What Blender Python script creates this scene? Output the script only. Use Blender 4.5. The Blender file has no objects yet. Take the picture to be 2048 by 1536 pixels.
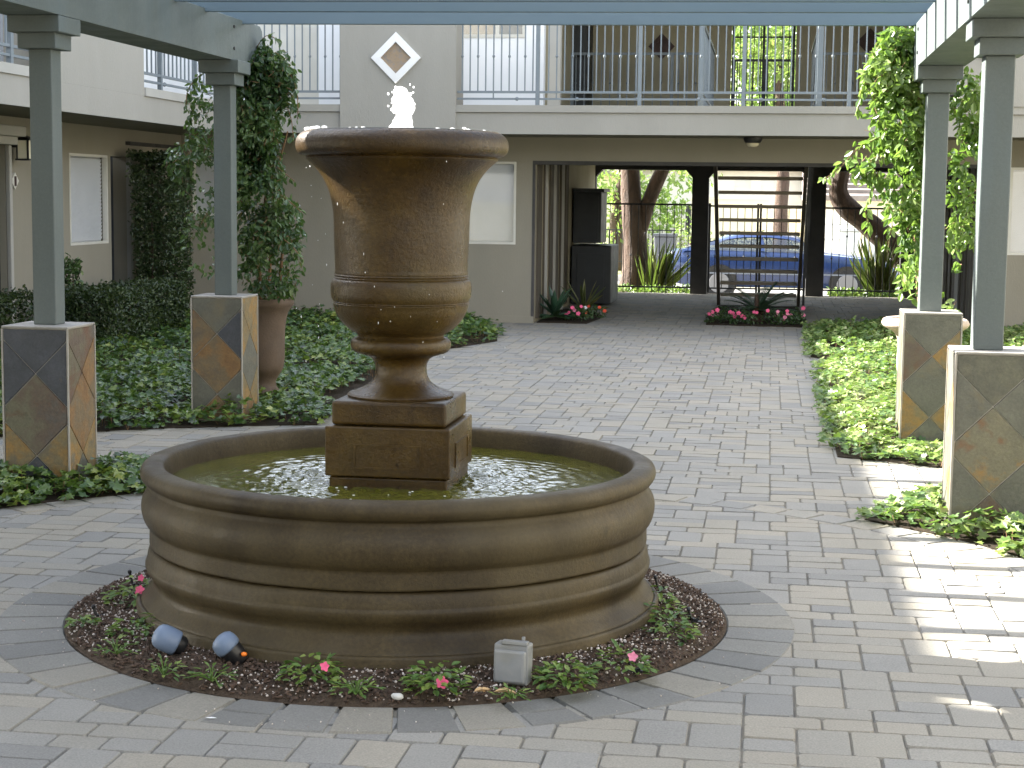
import bpy, math, random
from mathutils import Vector, Matrix, Quaternion, noise
random.seed(7)
R=math.radians; PI=math.pi
sc=bpy.context.scene; COL=sc.collection
def U(a,b): return random.uniform(a,b)

# ------------------------------------------------------------------ materials
def newmat(name):
    m=bpy.data.materials.new(name); m.use_nodes=True
    nt=m.node_tree; nt.nodes.clear()
    out=nt.nodes.new('ShaderNodeOutputMaterial')
    return m,nt,out
def ramp(nt,fac,cols,interp='LINEAR'):
    r=nt.nodes.new('ShaderNodeValToRGB'); r.color_ramp.interpolation=interp
    el=r.color_ramp.elements
    n=len(cols)
    for i,c in enumerate(cols):
        pos,col=(c if len(c)==2 else (i/max(1,n-1) if interp=='LINEAR' else i/n,c))
        if i<2: e=el[i]; e.position=pos
        else: e=el.new(pos)
        e.color=(*col,1)
    nt.links.new(fac,r.inputs[0]); return r.outputs[0]
def nz(nt,co,scale,detail=4,rough=.6,dist=0):
    n=nt.nodes.new('ShaderNodeTexNoise'); n.inputs['Scale'].default_value=scale
    n.inputs['Detail'].default_value=detail; n.inputs['Roughness'].default_value=rough
    n.inputs['Distortion'].default_value=dist
    nt.links.new(co,n.inputs['Vector']); return n.outputs['Fac']
def mixc(nt,fac,a,b,mode='MIX'):
    m=nt.nodes.new('ShaderNodeMix'); m.data_type='RGBA'; m.blend_type=mode
    for s,v in ((m.inputs[0],fac),(m.inputs[6],a),(m.inputs[7],b)):
        if hasattr(v,'is_linked'): nt.links.new(v,s)
        elif isinstance(v,(int,float)): s.default_value=v
        else: s.default_value=(*v,1)
    return m.outputs[2]
def mrange(nt,v,a,b,c,d):
    m=nt.nodes.new('ShaderNodeMapRange'); nt.links.new(v,m.inputs[0])
    for i,x in enumerate((a,b,c,d)): m.inputs[i+1].default_value=x
    return m.outputs[0]
def attr(nt,name='rnd'):
    a=nt.nodes.new('ShaderNodeAttribute'); a.attribute_name=name; return a.outputs['Fac']
def surf(name,cols,scale=3,rough=.8,bump=.2,bscale=40,spots=None,rvar=.1,metal=0,spec=.5,use_rnd=False,speck=0,bdist=.01,stretch=(1,1,1),dirt=None,coat=0):
    """stone / plaster / paint: base colour ramp over noise, extra spots, fine bump"""
    m,nt,out=newmat(name); p=nt.nodes.new('ShaderNodeBsdfPrincipled')
    tc=nt.nodes.new('ShaderNodeTexCoord'); mp=nt.nodes.new('ShaderNodeMapping'); mp.inputs['Scale'].default_value=stretch
    nt.links.new(tc.outputs['Object'],mp.inputs[0]); co=mp.outputs[0]; cu=tc.outputs['Object']
    n=nz(nt,co,scale,6,.62)
    n2=mrange(nt,n,.3,.7,0,1)
    if use_rnd:
        c=ramp(nt,attr(nt),cols,'CONSTANT')
        c=mixc(nt,.5,c,ramp(nt,n2,[(.72,.72,.72),(1.0,1.0,1.0)]),'MULTIPLY')
        c=mixc(nt,.45,c,ramp(nt,nz(nt,co,160,3),[(.3,(.5,.5,.5)),(.7,(1.3,1.3,1.3))]),'MULTIPLY')
    else: c=ramp(nt,n2,cols)
    if speck: c=mixc(nt,speck,c,ramp(nt,nz(nt,cu,75,4,.75),[(.32,(.35,.35,.35)),(.5,(1,1,1)),(.68,(1.7,1.7,1.6))]),'MULTIPLY')
    if spots:
        sc_,col,lo,hi=spots
        c=mixc(nt,mrange(nt,nz(nt,cu,sc_,5,.7,.6),lo,hi,0,1),c,col)
    if dirt:
        sc_,col,lo,hi=dirt
        c=mixc(nt,mrange(nt,nz(nt,co,sc_,3,.5),lo,hi,0,.85),c,col)
    nt.links.new(c,p.inputs['Base Color'])
    nt.links.new(mrange(nt,nz(nt,co,scale*2.3,4),.3,.7,rough-rvar,rough+rvar),p.inputs['Roughness'])
    p.inputs['Metallic'].default_value=metal; p.inputs['Specular IOR Level'].default_value=spec
    if coat: p.inputs['Coat Weight'].default_value=coat; p.inputs['Coat Roughness'].default_value=.05
    if bump:
        b=nt.nodes.new('ShaderNodeBump'); b.inputs['Strength'].default_value=bump; b.inputs['Distance'].default_value=bdist
        nt.links.new(nz(nt,cu if speck else co,bscale,6,.7),b.inputs['Height']); nt.links.new(b.outputs[0],p.inputs['Normal'])
    nt.links.new(p.outputs[0],out.inputs[0]); return m
def leafmat(name,cols,rough=.35,trans=.3,spec=.5):
    m,nt,out=newmat(name); p=nt.nodes.new('ShaderNodeBsdfPrincipled')
    c=ramp(nt,attr(nt),cols)
    nt.links.new(c,p.inputs['Base Color']); p.inputs['Roughness'].default_value=rough; p.inputs['Specular IOR Level'].default_value=spec
    t=nt.nodes.new('ShaderNodeBsdfTranslucent')
    c2=mixc(nt,.5,c,(.25,.42,.05),'MIX'); nt.links.new(c2,t.inputs[0])
    mx=nt.nodes.new('ShaderNodeMixShader'); mx.inputs[0].default_value=trans
    nt.links.new(p.outputs[0],mx.inputs[1]); nt.links.new(t.outputs[0],mx.inputs[2]); nt.links.new(mx.outputs[0],out.inputs[0])
    return m
def plain(name,col,rough=.5,metal=0,spec=.5,coat=0,trans=0,alpha=None):
    m,nt,out=newmat(name); p=nt.nodes.new('ShaderNodeBsdfPrincipled')
    p.inputs['Base Color'].default_value=(*col,1); p.inputs['Roughness'].default_value=rough; p.inputs['Metallic'].default_value=metal
    p.inputs['Specular IOR Level'].default_value=spec; p.inputs['Coat Weight'].default_value=coat; p.inputs['Transmission Weight'].default_value=trans
    nt.links.new(p.outputs[0],out.inputs[0]); return m
def panemat(name,refl=.12,rough=.02,tint=(1,1,1)):
    m,nt,out=newmat(name)
    t=nt.nodes.new('ShaderNodeBsdfTransparent'); t.inputs[0].default_value=(*tint,1)
    g=nt.nodes.new('ShaderNodeBsdfGlossy'); g.inputs['Roughness'].default_value=rough
    f=nt.nodes.new('ShaderNodeLayerWeight'); f.inputs[0].default_value=.5
    q=nt.nodes.new('ShaderNodeMath'); q.operation='POWER'; nt.links.new(f.outputs['Facing'],q.inputs[0]); q.inputs[1].default_value=5
    a=nt.nodes.new('ShaderNodeMath'); a.operation='MAXIMUM'; nt.links.new(q.outputs[0],a.inputs[0]); a.inputs[1].default_value=refl
    mx=nt.nodes.new('ShaderNodeMixShader'); nt.links.new(a.outputs[0],mx.inputs[0])
    nt.links.new(t.outputs[0],mx.inputs[1]); nt.links.new(g.outputs[0],mx.inputs[2]); nt.links.new(mx.outputs[0],out.inputs[0]); return m

M={}
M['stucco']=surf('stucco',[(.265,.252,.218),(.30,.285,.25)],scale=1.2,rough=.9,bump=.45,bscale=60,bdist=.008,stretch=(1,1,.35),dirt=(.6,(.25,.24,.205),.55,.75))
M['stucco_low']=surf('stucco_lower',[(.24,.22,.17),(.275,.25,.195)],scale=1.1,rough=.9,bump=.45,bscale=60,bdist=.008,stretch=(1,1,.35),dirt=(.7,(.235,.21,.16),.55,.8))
M['stucco_white']=surf('white_wall_paint',[(.74,.76,.78),(.80,.81,.82)],scale=1.5,rough=.8,bump=.1,bscale=60)
M['trim']=surf('trim_paint',[(.33,.32,.285),(.37,.355,.32)],scale=2,rough=.75,bump=.1,bscale=60)
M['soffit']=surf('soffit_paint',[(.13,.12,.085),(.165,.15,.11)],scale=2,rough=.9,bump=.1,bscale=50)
M['breeze']=surf('breezeway_wall',[(.33,.295,.20),(.38,.34,.24)],scale=1.5,rough=.9,bump=.15,bscale=60)
M['pergola']=surf('pergola_paint',[(.087,.105,.102),(.105,.124,.117)],scale=2.2,rough=.55,speck=.12,bump=.15,bscale=25,stretch=(1,1,.25),dirt=(3,(.10,.13,.14),.55,.8))
M['rafter']=surf('rafter_paint',[(.10,.148,.18),(.125,.172,.20)],scale=2.2,rough=.5,bump=.12,bscale=25,stretch=(.15,1,1),dirt=(3,(.10,.14,.17),.55,.8))
M['rail']=surf('railing_paint',[(.135,.16,.175),(.17,.195,.21)],scale=6,rough=.45,bump=.05)
M['iron']=surf('black_iron',[(.012,.012,.013),(.025,.024,.023)],scale=8,rough=.5,bump=.05)
M['darkwood']=surf('dark_beam_paint',[(.040,.038,.036),(.06,.057,.054)],scale=3,rough=.7,bump=.2,bscale=30)
M['board']=surf('brown_board',[(.06,.05,.036),(.09,.075,.055)],scale=3,rough=.8,bump=.3,bscale=30,stretch=(1,1,.15))
M['cabinet']=surf('cabinet_paint',[(.012,.014,.014),(.022,.024,.024)],scale=3,rough=.5,bump=.05)
M['blind']=surf('blind_slats',[(.66,.68,.70),(.74,.75,.77)],scale=2,rough=.5,bump=0)
M['frame']=surf('window_frame',[(.55,.53,.46),(.62,.60,.54)],scale=4,rough=.5,bump=0)
M['pane']=panemat('window_pane',.06,.03)
M['concrete']=surf('basin_concrete',[(.022,.015,.007),(.050,.036,.016),(.076,.056,.026)],scale=2.2,spec=.25,rough=.55,speck=.4,stretch=(1,1,.6),bump=.5,bscale=70,rvar=.13,bdist=.004,spots=(9,(.030,.023,.012),.60,.78),dirt=(1.3,(.075,.06,.032),.52,.75))
M['urn']=surf('wet_urn_stone',[(.016,.008,.002),(.048,.027,.006),(.100,.062,.014)],scale=2.6,spec=.32,rough=.32,speck=.4,bump=.7,bscale=55,rvar=.13,bdist=.005,spots=(22,(.012,.007,.003),.62,.72),dirt=(2.0,(.065,.047,.014),.5,.75))
M['pot']=surf('terracotta_pot',[(.075,.05,.032),(.12,.08,.052)],scale=4,rough=.75,bump=.3,bscale=60)
M['pot2']=surf('sandstone_pot',[(.42,.33,.26),(.55,.45,.36)],scale=4,rough=.8,bump=.4,bscale=50)
M['grout']=surf('grout',[(.31,.285,.245),(.40,.37,.32)],scale=12,rough=.9,bump=.3,bscale=120)
M['capstone']=surf('cap_stone',[(.24,.225,.20),(.36,.34,.31)],scale=6,rough=.8,bump=.3,bscale=70)
SL=dict(
 grey=surf('slate_grey',[(.085,.084,.066),(.135,.13,.10)],scale=6,rough=.6,bump=.5,bscale=30,speck=.3,spots=(3.4,(0.148,0.122,0.074),.55,.72)),
 dark=surf('slate_dark',[(0.033,0.036,0.041),(0.070,0.074,0.085)],scale=7,rough=.5,speck=.3,bump=.6,bscale=30,spots=(4.5,(0.126,0.089,0.052),.60,.70)),
 rust=surf('slate_rust',[(.13,.066,.025),(.20,.112,.042),(.14,.105,.06),(.205,.13,.055)],scale=6,rough=.6,bump=.5,bscale=30,speck=.3,spots=(4.5,(.075,.062,.052),.54,.68)),
 gold=surf('slate_gold',[(.22,.145,.05),(.165,.132,.07),(.25,.145,.04),(.145,.13,.095)],scale=6,rough=.6,bump=.5,bscale=30,speck=.3,spots=(4.5,(.105,.095,.07),.55,.70)),
 olive=surf('slate_olive',[(0.074,0.074,0.048),(0.126,0.115,0.070),(0.104,0.074,0.052),(0.089,0.085,0.074)],scale=5.5,rough=.55,speck=.3,bump=.6,bscale=30,spots=(3,(0.111,0.056,0.030),.54,.66)),
 pale=surf('slate_pale',[(.125,.118,.08),(.085,.083,.062),(.16,.145,.095)],scale=5,rough=.6,bump=.5,bscale=30,speck=.3,spots=(2.6,(0.222,0.122,0.037),.55,.61)))
SL['patch']=surf('slate_patch',[(.12,.11,.075),(.17,.15,.095)],scale=5,rough=.55,speck=.3,bump=.6,bscale=30,spots=(3.1,(.24,.14,.045),.50,.60),dirt=(7,(.15,.07,.03),.58,.66))
M['paver']=surf('pavers',[(.272,.256,.22),(.246,.238,.217),(.295,.27,.222),(.255,.245,.22),(.28,.26,.216),(.218,.212,.196),(.262,.252,.227),(.288,.267,.222)],scale=1.2,rough=.85,bump=.4,bscale=220,use_rnd=True,bdist=.002,spec=.3)
M['ringpaver']=surf('ring_pavers',[(.185,.182,.168),(.22,.213,.19),(.168,.166,.155),(.25,.233,.195),(.205,.20,.183),(.178,.175,.162)],scale=1.5,rough=.85,bump=.4,bscale=220,use_rnd=True,bdist=.002,spec=.3)
M['sand']=surf('joint_sand',[(.17,.155,.125),(.27,.24,.19)],scale=9,rough=.95,bump=.5,bscale=200,spec=.2)
M['soil']=surf('bed_soil',[(.032,.023,.016),(.10,.072,.05),(.065,.046,.032)],scale=22,rough=.95,bump=1,bscale=90,bdist=.02,spec=.2)
M['ivysoil']=surf('ivy_soil',[(.02,.016,.01),(.05,.035,.022)],scale=18,rough=.95,bump=1,bscale=70,bdist=.02,spec=.2)
M['perlite']=surf('perlite',[(.22,.17,.14),(.48,.42,.37),(.70,.65,.60)],scale=45,rough=.8,bump=0)
M['chip']=surf('mulch_chip',[(.014,.010,.008),(.07,.043,.028),(.13,.085,.06)],scale=40,rough=.9,bump=0)
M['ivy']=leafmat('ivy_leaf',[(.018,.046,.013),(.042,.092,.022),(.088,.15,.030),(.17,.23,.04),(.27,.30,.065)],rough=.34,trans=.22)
M['ivyr']=leafmat('ivy_leaf_sunlit',[(.05,.10,.025),(.10,.17,.04),(.16,.22,.06),(.24,.29,.10),(.38,.40,.22)],rough=.42,trans=.3)  # lit copy of the ivy leaf: sunlight put into the paler colours
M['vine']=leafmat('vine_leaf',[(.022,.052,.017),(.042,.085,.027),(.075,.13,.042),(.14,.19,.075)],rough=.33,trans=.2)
M['viner']=leafmat('vine_leaf_sunny',[(.05,.11,.022),(.10,.175,.035),(.15,.23,.05),(.24,.31,.11)],rough=.36,trans=.34)  # sunlit copy of the vine leaf, its brightness held in the colour
M['hedge']=leafmat('hedge_leaf',[(.010,.022,.006),(.020,.038,.010),(.033,.055,.015),(.06,.08,.03)],rough=.45,trans=.12)
M['imp']=leafmat('impatiens_leaf',[(.045,.10,.02),(.10,.18,.035),(.22,.28,.06)],rough=.45,trans=.25)
M['agave']=leafmat('agave_leaf',[(.02,.055,.03),(.04,.085,.055),(.05,.10,.04)],rough=.4,trans=.1)
M['flax']=leafmat('flax_leaf',[(.05,.065,.02),(.11,.12,.04),(.16,.15,.05)],rough=.5,trans=.2)
M['crown']=leafmat('tree_leaf',[(.07,.13,.03),(.13,.20,.05),(.21,.27,.08),(.30,.32,.12)],rough=.45,trans=.4)
M['bark']=surf('bark',[(.03,.019,.013),(.075,.045,.03),(.05,.034,.024)],scale=5,rough=.9,bump=1,bscale=18,bdist=.05,stretch=(1,1,.4))
M['stem']=surf('stem',[(.16,.09,.045),(.24,.14,.07)],scale=12,rough=.8,bump=.4,bscale=60)
M['pink']=plain('pink_petal',(.75,.10,.22),.6)
M['palepink']=plain('pale_pink_petal',(.70,.22,.32),.6)
M['red']=plain('red_petal',(.65,.07,.02),.6)
M['white']=plain('white_petal',(.8,.8,.78),.6)
M['lightblue']=surf('lamp_hood_paint',[(.12,.165,.24),(.16,.21,.30)],scale=8,rough=.5,bump=.1)
M['black']=plain('black_plastic',(.012,.012,.013),.4)
M['galv']=surf('galvanised_metal',[(.19,.20,.205),(.27,.27,.26)],scale=9,rough=.5,bump=.1,spots=(12,(.10,.097,.09),.58,.75),dirt=(5,(.22,.20,.155),.5,.7))
M['glassy']=panemat('lamp_glass',.15,.1)
M['asphalt']=surf('asphalt',[(.20,.195,.185),(.26,.25,.235)],scale=3,rough=.9,bump=.3,bscale=150)
M['sidewalk']=surf('sidewalk',[(.42,.40,.36),(.50,.48,.43)],scale=2,rough=.9,bump=.2,bscale=100)
M['lawn']=surf('lawn',[(.16,.22,.05),(.26,.28,.08)],scale=5,rough=.95,bump=.8,bscale=90)
M['terrain']=surf('terrain',[(.13,.12,.06),(.2,.18,.11)],scale=.6,rough=.95,bump=.5,bscale=20)
M['housewall']=surf('house_wall',[(.70,.62,.46),(.76,.68,.52)],scale=1,rough=.9,bump=.1)
M['housewhite']=surf('house_white',[(.72,.71,.68),(.8,.78,.75)],scale=1,rough=.9,bump=.1)
M['tile']=surf('roof_tile',[(.16,.13,.12),(.25,.21,.19)],scale=3,rough=.85,bump=.3)
M['brick']=surf('red_brick',[(.25,.09,.055),(.34,.14,.09)],scale=9,rough=.9,bump=.3)
M['binmat']=plain('bin_plastic_recess_shade',(.06,.065,.075),.5)
M['utility']=surf('utility_paint',[(.38,.40,.38),(.45,.46,.44)],scale=5,rough=.6,bump=0)
M['car']=plain('car_paint',(.010,.028,.10),.35,0,.4,coat=.6)
M['carlow']=plain('car_lower_paint',(.16,.18,.22),.4,.2)
M['tyre']=plain('tyre',(.015,.015,.015),.8)
M['rim']=plain('wheel_rim',(.22,.22,.23),.4,.3)
M['carglass']=panemat('car_glass',.15,.02,(.55,.6,.6))
M['chrome']=plain('chrome',(.75,.75,.75),.15,1)
M['taillamp']=plain('tail_lamp',(.45,.02,.02),.25)
M['dryleaf']=surf('dry_leaf',[(.40,.26,.12),(.55,.38,.2)],scale=20,rough=.8,bump=.3)
M['pebble']=plain('pebble',(.55,.54,.5),.7)
M['purpleslate']=surf('plaque_slate',[(.16,.155,.15),(.28,.20,.12),(.20,.19,.19)],scale=14,rough=.6,bump=.4,bscale=40)
M['plaquedark']=surf('plaque_dark',[(.05,.03,.025),(.08,.045,.04)],scale=9,rough=.7,bump=.2)
M['lamplens']=plain('lamp_lens',(.7,.62,.45),.4)

# ------------------------------------------------------------------ mesh builder
class MB:
    def __init__(s): s.v=[]; s.f=[]; s.m=[]; s.r=[]; s.cur=0; s.rv=0.5
    def add(s,vs,fs,mi=None,rnd=None):
        o=len(s.v); s.v.extend([tuple(p) for p in vs])
        for f in fs: s.f.append(tuple(i+o for i in f)); s.m.append(s.cur if mi is None else mi); s.r.append(s.rv if rnd is None else rnd)
        return s
    def box(s,x0,x1,y0,y1,z0,z1,mi=None,M4=None,rnd=None):
        vs=[Vector((x,y,z)) for z in (z0,z1) for y in (y0,y1) for x in (x0,x1)]
        if M4 is not None: vs=[M4@v for v in vs]
        return s.add(vs,[(0,2,3,1),(4,5,7,6),(0,1,5,4),(2,6,7,3),(0,4,6,2),(1,3,7,5)],mi,rnd)
    def prism(s,poly,z0,z1,mi=None,M4=None,rnd=None):
        n=len(poly); vs=[Vector((x,y,z0)) for x,y in poly]+[Vector((x,y,z1)) for x,y in poly]
        if M4 is not None: vs=[M4@v for v in vs]
        a=sum(poly[i][0]*poly[(i+1)%n][1]-poly[(i+1)%n][0]*poly[i][1] for i in range(n))
        fs=[tuple(range(n-1,-1,-1)),tuple(range(n,2*n))]+[(i,(i+1)%n,n+(i+1)%n,n+i) for i in range(n)]
        if a<0: fs=[tuple(reversed(f)) for f in fs]
        return s.add(vs,fs,mi,rnd)
    def tube(s,pts,rad,n=8,cap=True,mi=None,rnd=None):
        pts=[Vector(p) for p in pts]; rr=rad if isinstance(rad,(list,tuple)) else [rad]*len(pts)
        vs=[];fs=[]; ref=None
        for i,p in enumerate(pts):
            t=(pts[min(i+1,len(pts)-1)]-pts[max(i-1,0)]).normalized()
            if ref is None: ref=t.orthogonal().normalized()
            a=(ref-t*ref.dot(t)).normalized(); ref=a; b=t.cross(a)
            for k in range(n): vs.append(p+(a*math.cos(2*PI*k/n)+b*math.sin(2*PI*k/n))*rr[i])
        for i in range(len(pts)-1):
            for k in range(n): fs.append((i*n+k,i*n+(k+1)%n,(i+1)*n+(k+1)%n,(i+1)*n+k))
        if cap: fs.append(tuple(range(n-1,-1,-1))); fs.append(tuple(range(len(vs)-n,len(vs))))
        return s.add(vs,fs,mi,rnd)
    def lathe(s,prof,n=64,c=(0,0,0),wob=0,mi=None,jit=None):
        vs=[];fs=[]
        for i,(r,z) in enumerate(prof):
            for k in range(n):
                a=2*PI*k/n; q=r
                if jit: q=r+jit*noise.noise(Vector((math.cos(a)*r*5,math.sin(a)*r*5,z*5)))
                vs.append((c[0]+q*math.cos(a),c[1]+q*math.sin(a),c[2]+z))
        for i in range(len(prof)-1):
            for k in range(n): fs.append((i*n+k,i*n+(k+1)%n,(i+1)*n+(k+1)%n,(i+1)*n+k))
        if prof[0][0]>1e-6: fs.append(tuple(range(n-1,-1,-1)))
        if prof[-1][0]>1e-6: fs.append(tuple(range(len(vs)-n,len(vs))))
        return s.add(vs,fs,mi)
    def ball(s,c,r,n=8,sq=(1,1,1),mi=None,rnd=None,lump=0):
        vs=[];fs=[]; m=max(4,n//2)
        c=Vector(c)
        vs.append(c+Vector((0,0,-r*sq[2])))
        for i in range(1,m):
            t=-PI/2+PI*i/m
            for k in range(n):
                a=2*PI*k/n; d=Vector((math.cos(t)*math.cos(a)*sq[0],math.cos(t)*math.sin(a)*sq[1],math.sin(t)*sq[2]))*r
                if lump: d*=1+lump*noise.noise((c+d)*(2.2/r))
                vs.append(c+d)
        vs.append(c+Vector((0,0,r*sq[2]))); L=len(vs)-1
        for k in range(n): fs.append((0,1+(k+1)%n,1+k)); fs.append((L,1+(m-2)*n+k,1+(m-2)*n+(k+1)%n))
        for i in range(m-2):
            for k in range(n): fs.append((1+i*n+k,1+i*n+(k+1)%n,1+(i+1)*n+(k+1)%n,1+(i+1)*n+k))
        return s.add(vs,fs,mi,rnd)
    def leaf(s,p,d,up,L,W,kind='oval',fold=.25,rnd=None,curl=.15):
        """p base, d direction of the blade, up rough normal"""
        d=d.normalized(); sd=d.cross(up)
        if sd.length<1e-4: sd=d.orthogonal()
        sd.normalize(); nn=sd.cross(d)
        def q(x,y): return p+d*(y*L)+sd*(x*W)+nn*(abs(x)*W*fold-curl*L*y*y)
        if kind=='oval': pl=[(0,0),(.32,.22),(.5,.5),(.3,.8),(0,1)]
        elif kind=='ivy': pl=[(0,.1),(.3,-.08),(.62,.18),(.33,.38),(.46,.66),(.18,.68),(0,1)]
        elif kind=='tri': pl=[(0,0),(.5,.45),(0,1)]
        elif kind=='blade': pl=[(0,0),(.45,.05),(.5,.4),(.3,.8),(0,1)]
        rt=[q(x,y) for x,y in pl]; lf=[q(-x,y) for x,y in pl[1:-1]]
        n=len(pl); vs=rt+lf
        f1=tuple(range(n)); f2=(0,)+tuple(reversed((n-1,)+tuple(n+i for i in range(n-3,-1,-1))))
        f2=(0,n-1)+tuple(n+i for i in range(n-3,-1,-1))
        rv=U(0,1) if rnd is None else rnd
        s.add(vs,[f1,f2],None,rv)
    def build(s,name,mats,parent=None,smooth=False,bevel=0,bseg=2,loc=None,angle=40):
        me=bpy.data.meshes.new(name); 
        me.from_pydata(s.v,[],s.f)
        if not isinstance(mats,(list,tuple)): mats=[mats]
        for m in mats: me.materials.append(m)
        me.polygons.foreach_set('material_index',s.m)
        at=me.attributes.new('rnd','FLOAT','FACE'); at.data.foreach_set('value',s.r)
        if smooth:
            me.polygons.foreach_set('use_smooth',[True]*len(s.f))
            if angle<180: me.set_sharp_from_angle(angle=R(angle))
        me.update()
        o=bpy.data.objects.new(name,me); COL.objects.link(o)
        if parent: o.parent=parent; o.matrix_parent_inverse=Matrix.Translation(-parent.location) if parent.type=='EMPTY' and parent.rotation_euler.z==0 and not parent.parent else Matrix()
        if bevel:
            b=o.modifiers.new('bevel','BEVEL'); b.width=bevel; b.segments=bseg; b.limit_method='ANGLE'; b.angle_limit=R(40)
            b.harden_normals=False
        return o
def tag(o,label=None,cat=None,group=None,kind=None):
    if label: o['label']=label
    if cat: o['category']=cat
    if group: o['group']=group
    if kind: o['kind']=kind
    return o
def thing(name,label,cat,loc=(0,0,0),group=None):
    o=bpy.data.objects.new(name,None); COL.objects.link(o); o.location=loc; o.empty_display_size=.2
    return tag(o,label,cat,group)
def dup(root,loc,rz=0,label=None,group=None,scale=1):
    r=root.copy(); COL.objects.link(r); r.location=loc; r.rotation_euler=(0,0,rz); r.scale=(scale,)*3
    if label: r['label']=label
    if group: r['group']=group
    for ch in list(root.children):
        c=ch.copy(); COL.objects.link(c); c.parent=r
        for g in ch.children:
            d=g.copy(); COL.objects.link(d); d.parent=c
    return r
def wall(mb,axis,pos,th,a0,a1,z0,z1,holes,mi=None):
    """wall slab with rectangular holes. axis 'y': plane y=pos..pos+th spanning x a0..a1; axis 'x': plane x=pos..pos+th spanning y."""
    xs=sorted({a0,a1}|{h[0] for h in holes}|{h[1] for h in holes}); zs=sorted({z0,z1}|{h[2] for h in holes}|{h[3] for h in holes})
    def P(a,t,z): return (a,pos+t,z) if axis=='y' else (pos+t,a,z)
    def solid(i,j):
        if i<0 or j<0 or i>=len(xs)-1 or j>=len(zs)-1: return False
        a=(xs[i]+xs[i+1])/2; z=(zs[j]+zs[j+1])/2
        return not any(h[0]<a<h[1] and h[2]<z<h[3] for h in holes)
    for i in range(len(xs)-1):
        for j in range(len(zs)-1):
            if not solid(i,j): continue
            x,X,z,Z=xs[i],xs[i+1],zs[j],zs[j+1]
            mb.add([P(x,0,z),P(X,0,z),P(X,0,Z),P(x,0,Z)],[(0,1,2,3)],mi)
            mb.add([P(x,th,z),P(X,th,z),P(X,th,Z),P(x,th,Z)],[(3,2,1,0)],mi)
            if not solid(i-1,j): mb.add([P(x,0,z),P(x,th,z),P(x,th,Z),P(x,0,Z)],[(3,2,1,0)],mi)
            if not solid(i+1,j): mb.add([P(X,0,z),P(X,th,z),P(X,th,Z),P(X,0,Z)],[(0,1,2,3)],mi)
            if not solid(i,j-1): mb.add([P(x,0,z),P(X,0,z),P(X,th,z),P(x,th,z)],[(3,2,1,0)],mi)
            if not solid(i,j+1): mb.add([P(x,0,Z),P(X,0,Z),P(X,th,Z),P(x,th,Z)],[(0,1,2,3)],mi)
    return mb
def inpoly(x,y,P):
    r=False; j=len(P)-1
    for i in range(len(P)):
        if (P[i][1]>y)!=(P[j][1]>y) and x<(P[j][0]-P[i][0])*(y-P[i][1])/(P[j][1]-P[i][1])+P[i][0]: r=not r
        j=i
    return r
def rdir(): 
    while True:
        v=Vector((U(-1,1),U(-1,1),U(-1,1)))
        if .01<v.length<1: return v.normalized()
SUN=5.0; SKY=.125; EXPO=2.88
# ------------------------------------------------------------------ layout constants
FC=(-1.34,6.15)                       # fountain centre
def arc(r,a0,a1,n): return [(FC[0]+r*math.cos(R(a0+(a1-a0)*i/n)),FC[1]+r*math.sin(R(a0+(a1-a0)*i/n))) for i in range(n+1)]
bedA=arc(5.25,108.5,150,14)+[(-7.4,8.8),(-7.4,20.85),(-3.62,20.85),(-3.2,20.0),(-2.88,18.1),(-3.25,16.95),(-3.36,16.9)]
bedB=arc(2.88,127.5,172,12)+arc(3.85,172,124.5,12)
bedC=arc(4.67,67.5,25,12)+[(5.2,9.5),(5.2,20.85),(2.5,20.85),(2.5,21.25),(.5,21.25),(.44,17.15),(.70,16.85),(.525,16.1),(.46,15)]
bedD=[(.50,8.40)]+arc(2.9,48,5,12)+arc(3.9,5,53,12)
bedP=[(-2.84,20.95),(-2.22,20.95),(-2.12,22.2),(-2.5,23.6),(-2.84,23.6)]
bedQ=[(-.75,21.2),(.42,21.15),(.5,22.4),(.42,25.2),(-.7,25.2),(-.8,22.4)]
beds=[bedA,bedB,bedC,bedD,bedP,bedQ]

# ------------------------------------------------------------------ ground
mb=MB()
mb.add([(-400,-400,-.06),(400,-400,-.06),(400,28.5,-.06),(-400,28.5,-.06)],[(0,1,2,3)])
ys=[(28.5,-.06),(30.5,-.30),(32.2,-.47),(60,-.47),(600,-.3)]
for (a,za),(b,zb) in zip(ys,ys[1:]): mb.add([(-400,a,za),(400,a,za),(400,b,zb),(-400,b,zb)],[(0,1,2,3)])
tag(mb.build('ground',M['terrain']),kind='structure')
mb=MB(); mb.add([(-7.4,-3,-.008),(5.2,-3,-.008),(5.2,28.4,-.008),(-7.4,28.4,-.008)],[(0,1,2,3)])
mb.box(-7.4,5.2,28.3,28.42,-.1,-.008)
tag(mb.build('paving_bed',M['sand']),kind='structure')

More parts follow.
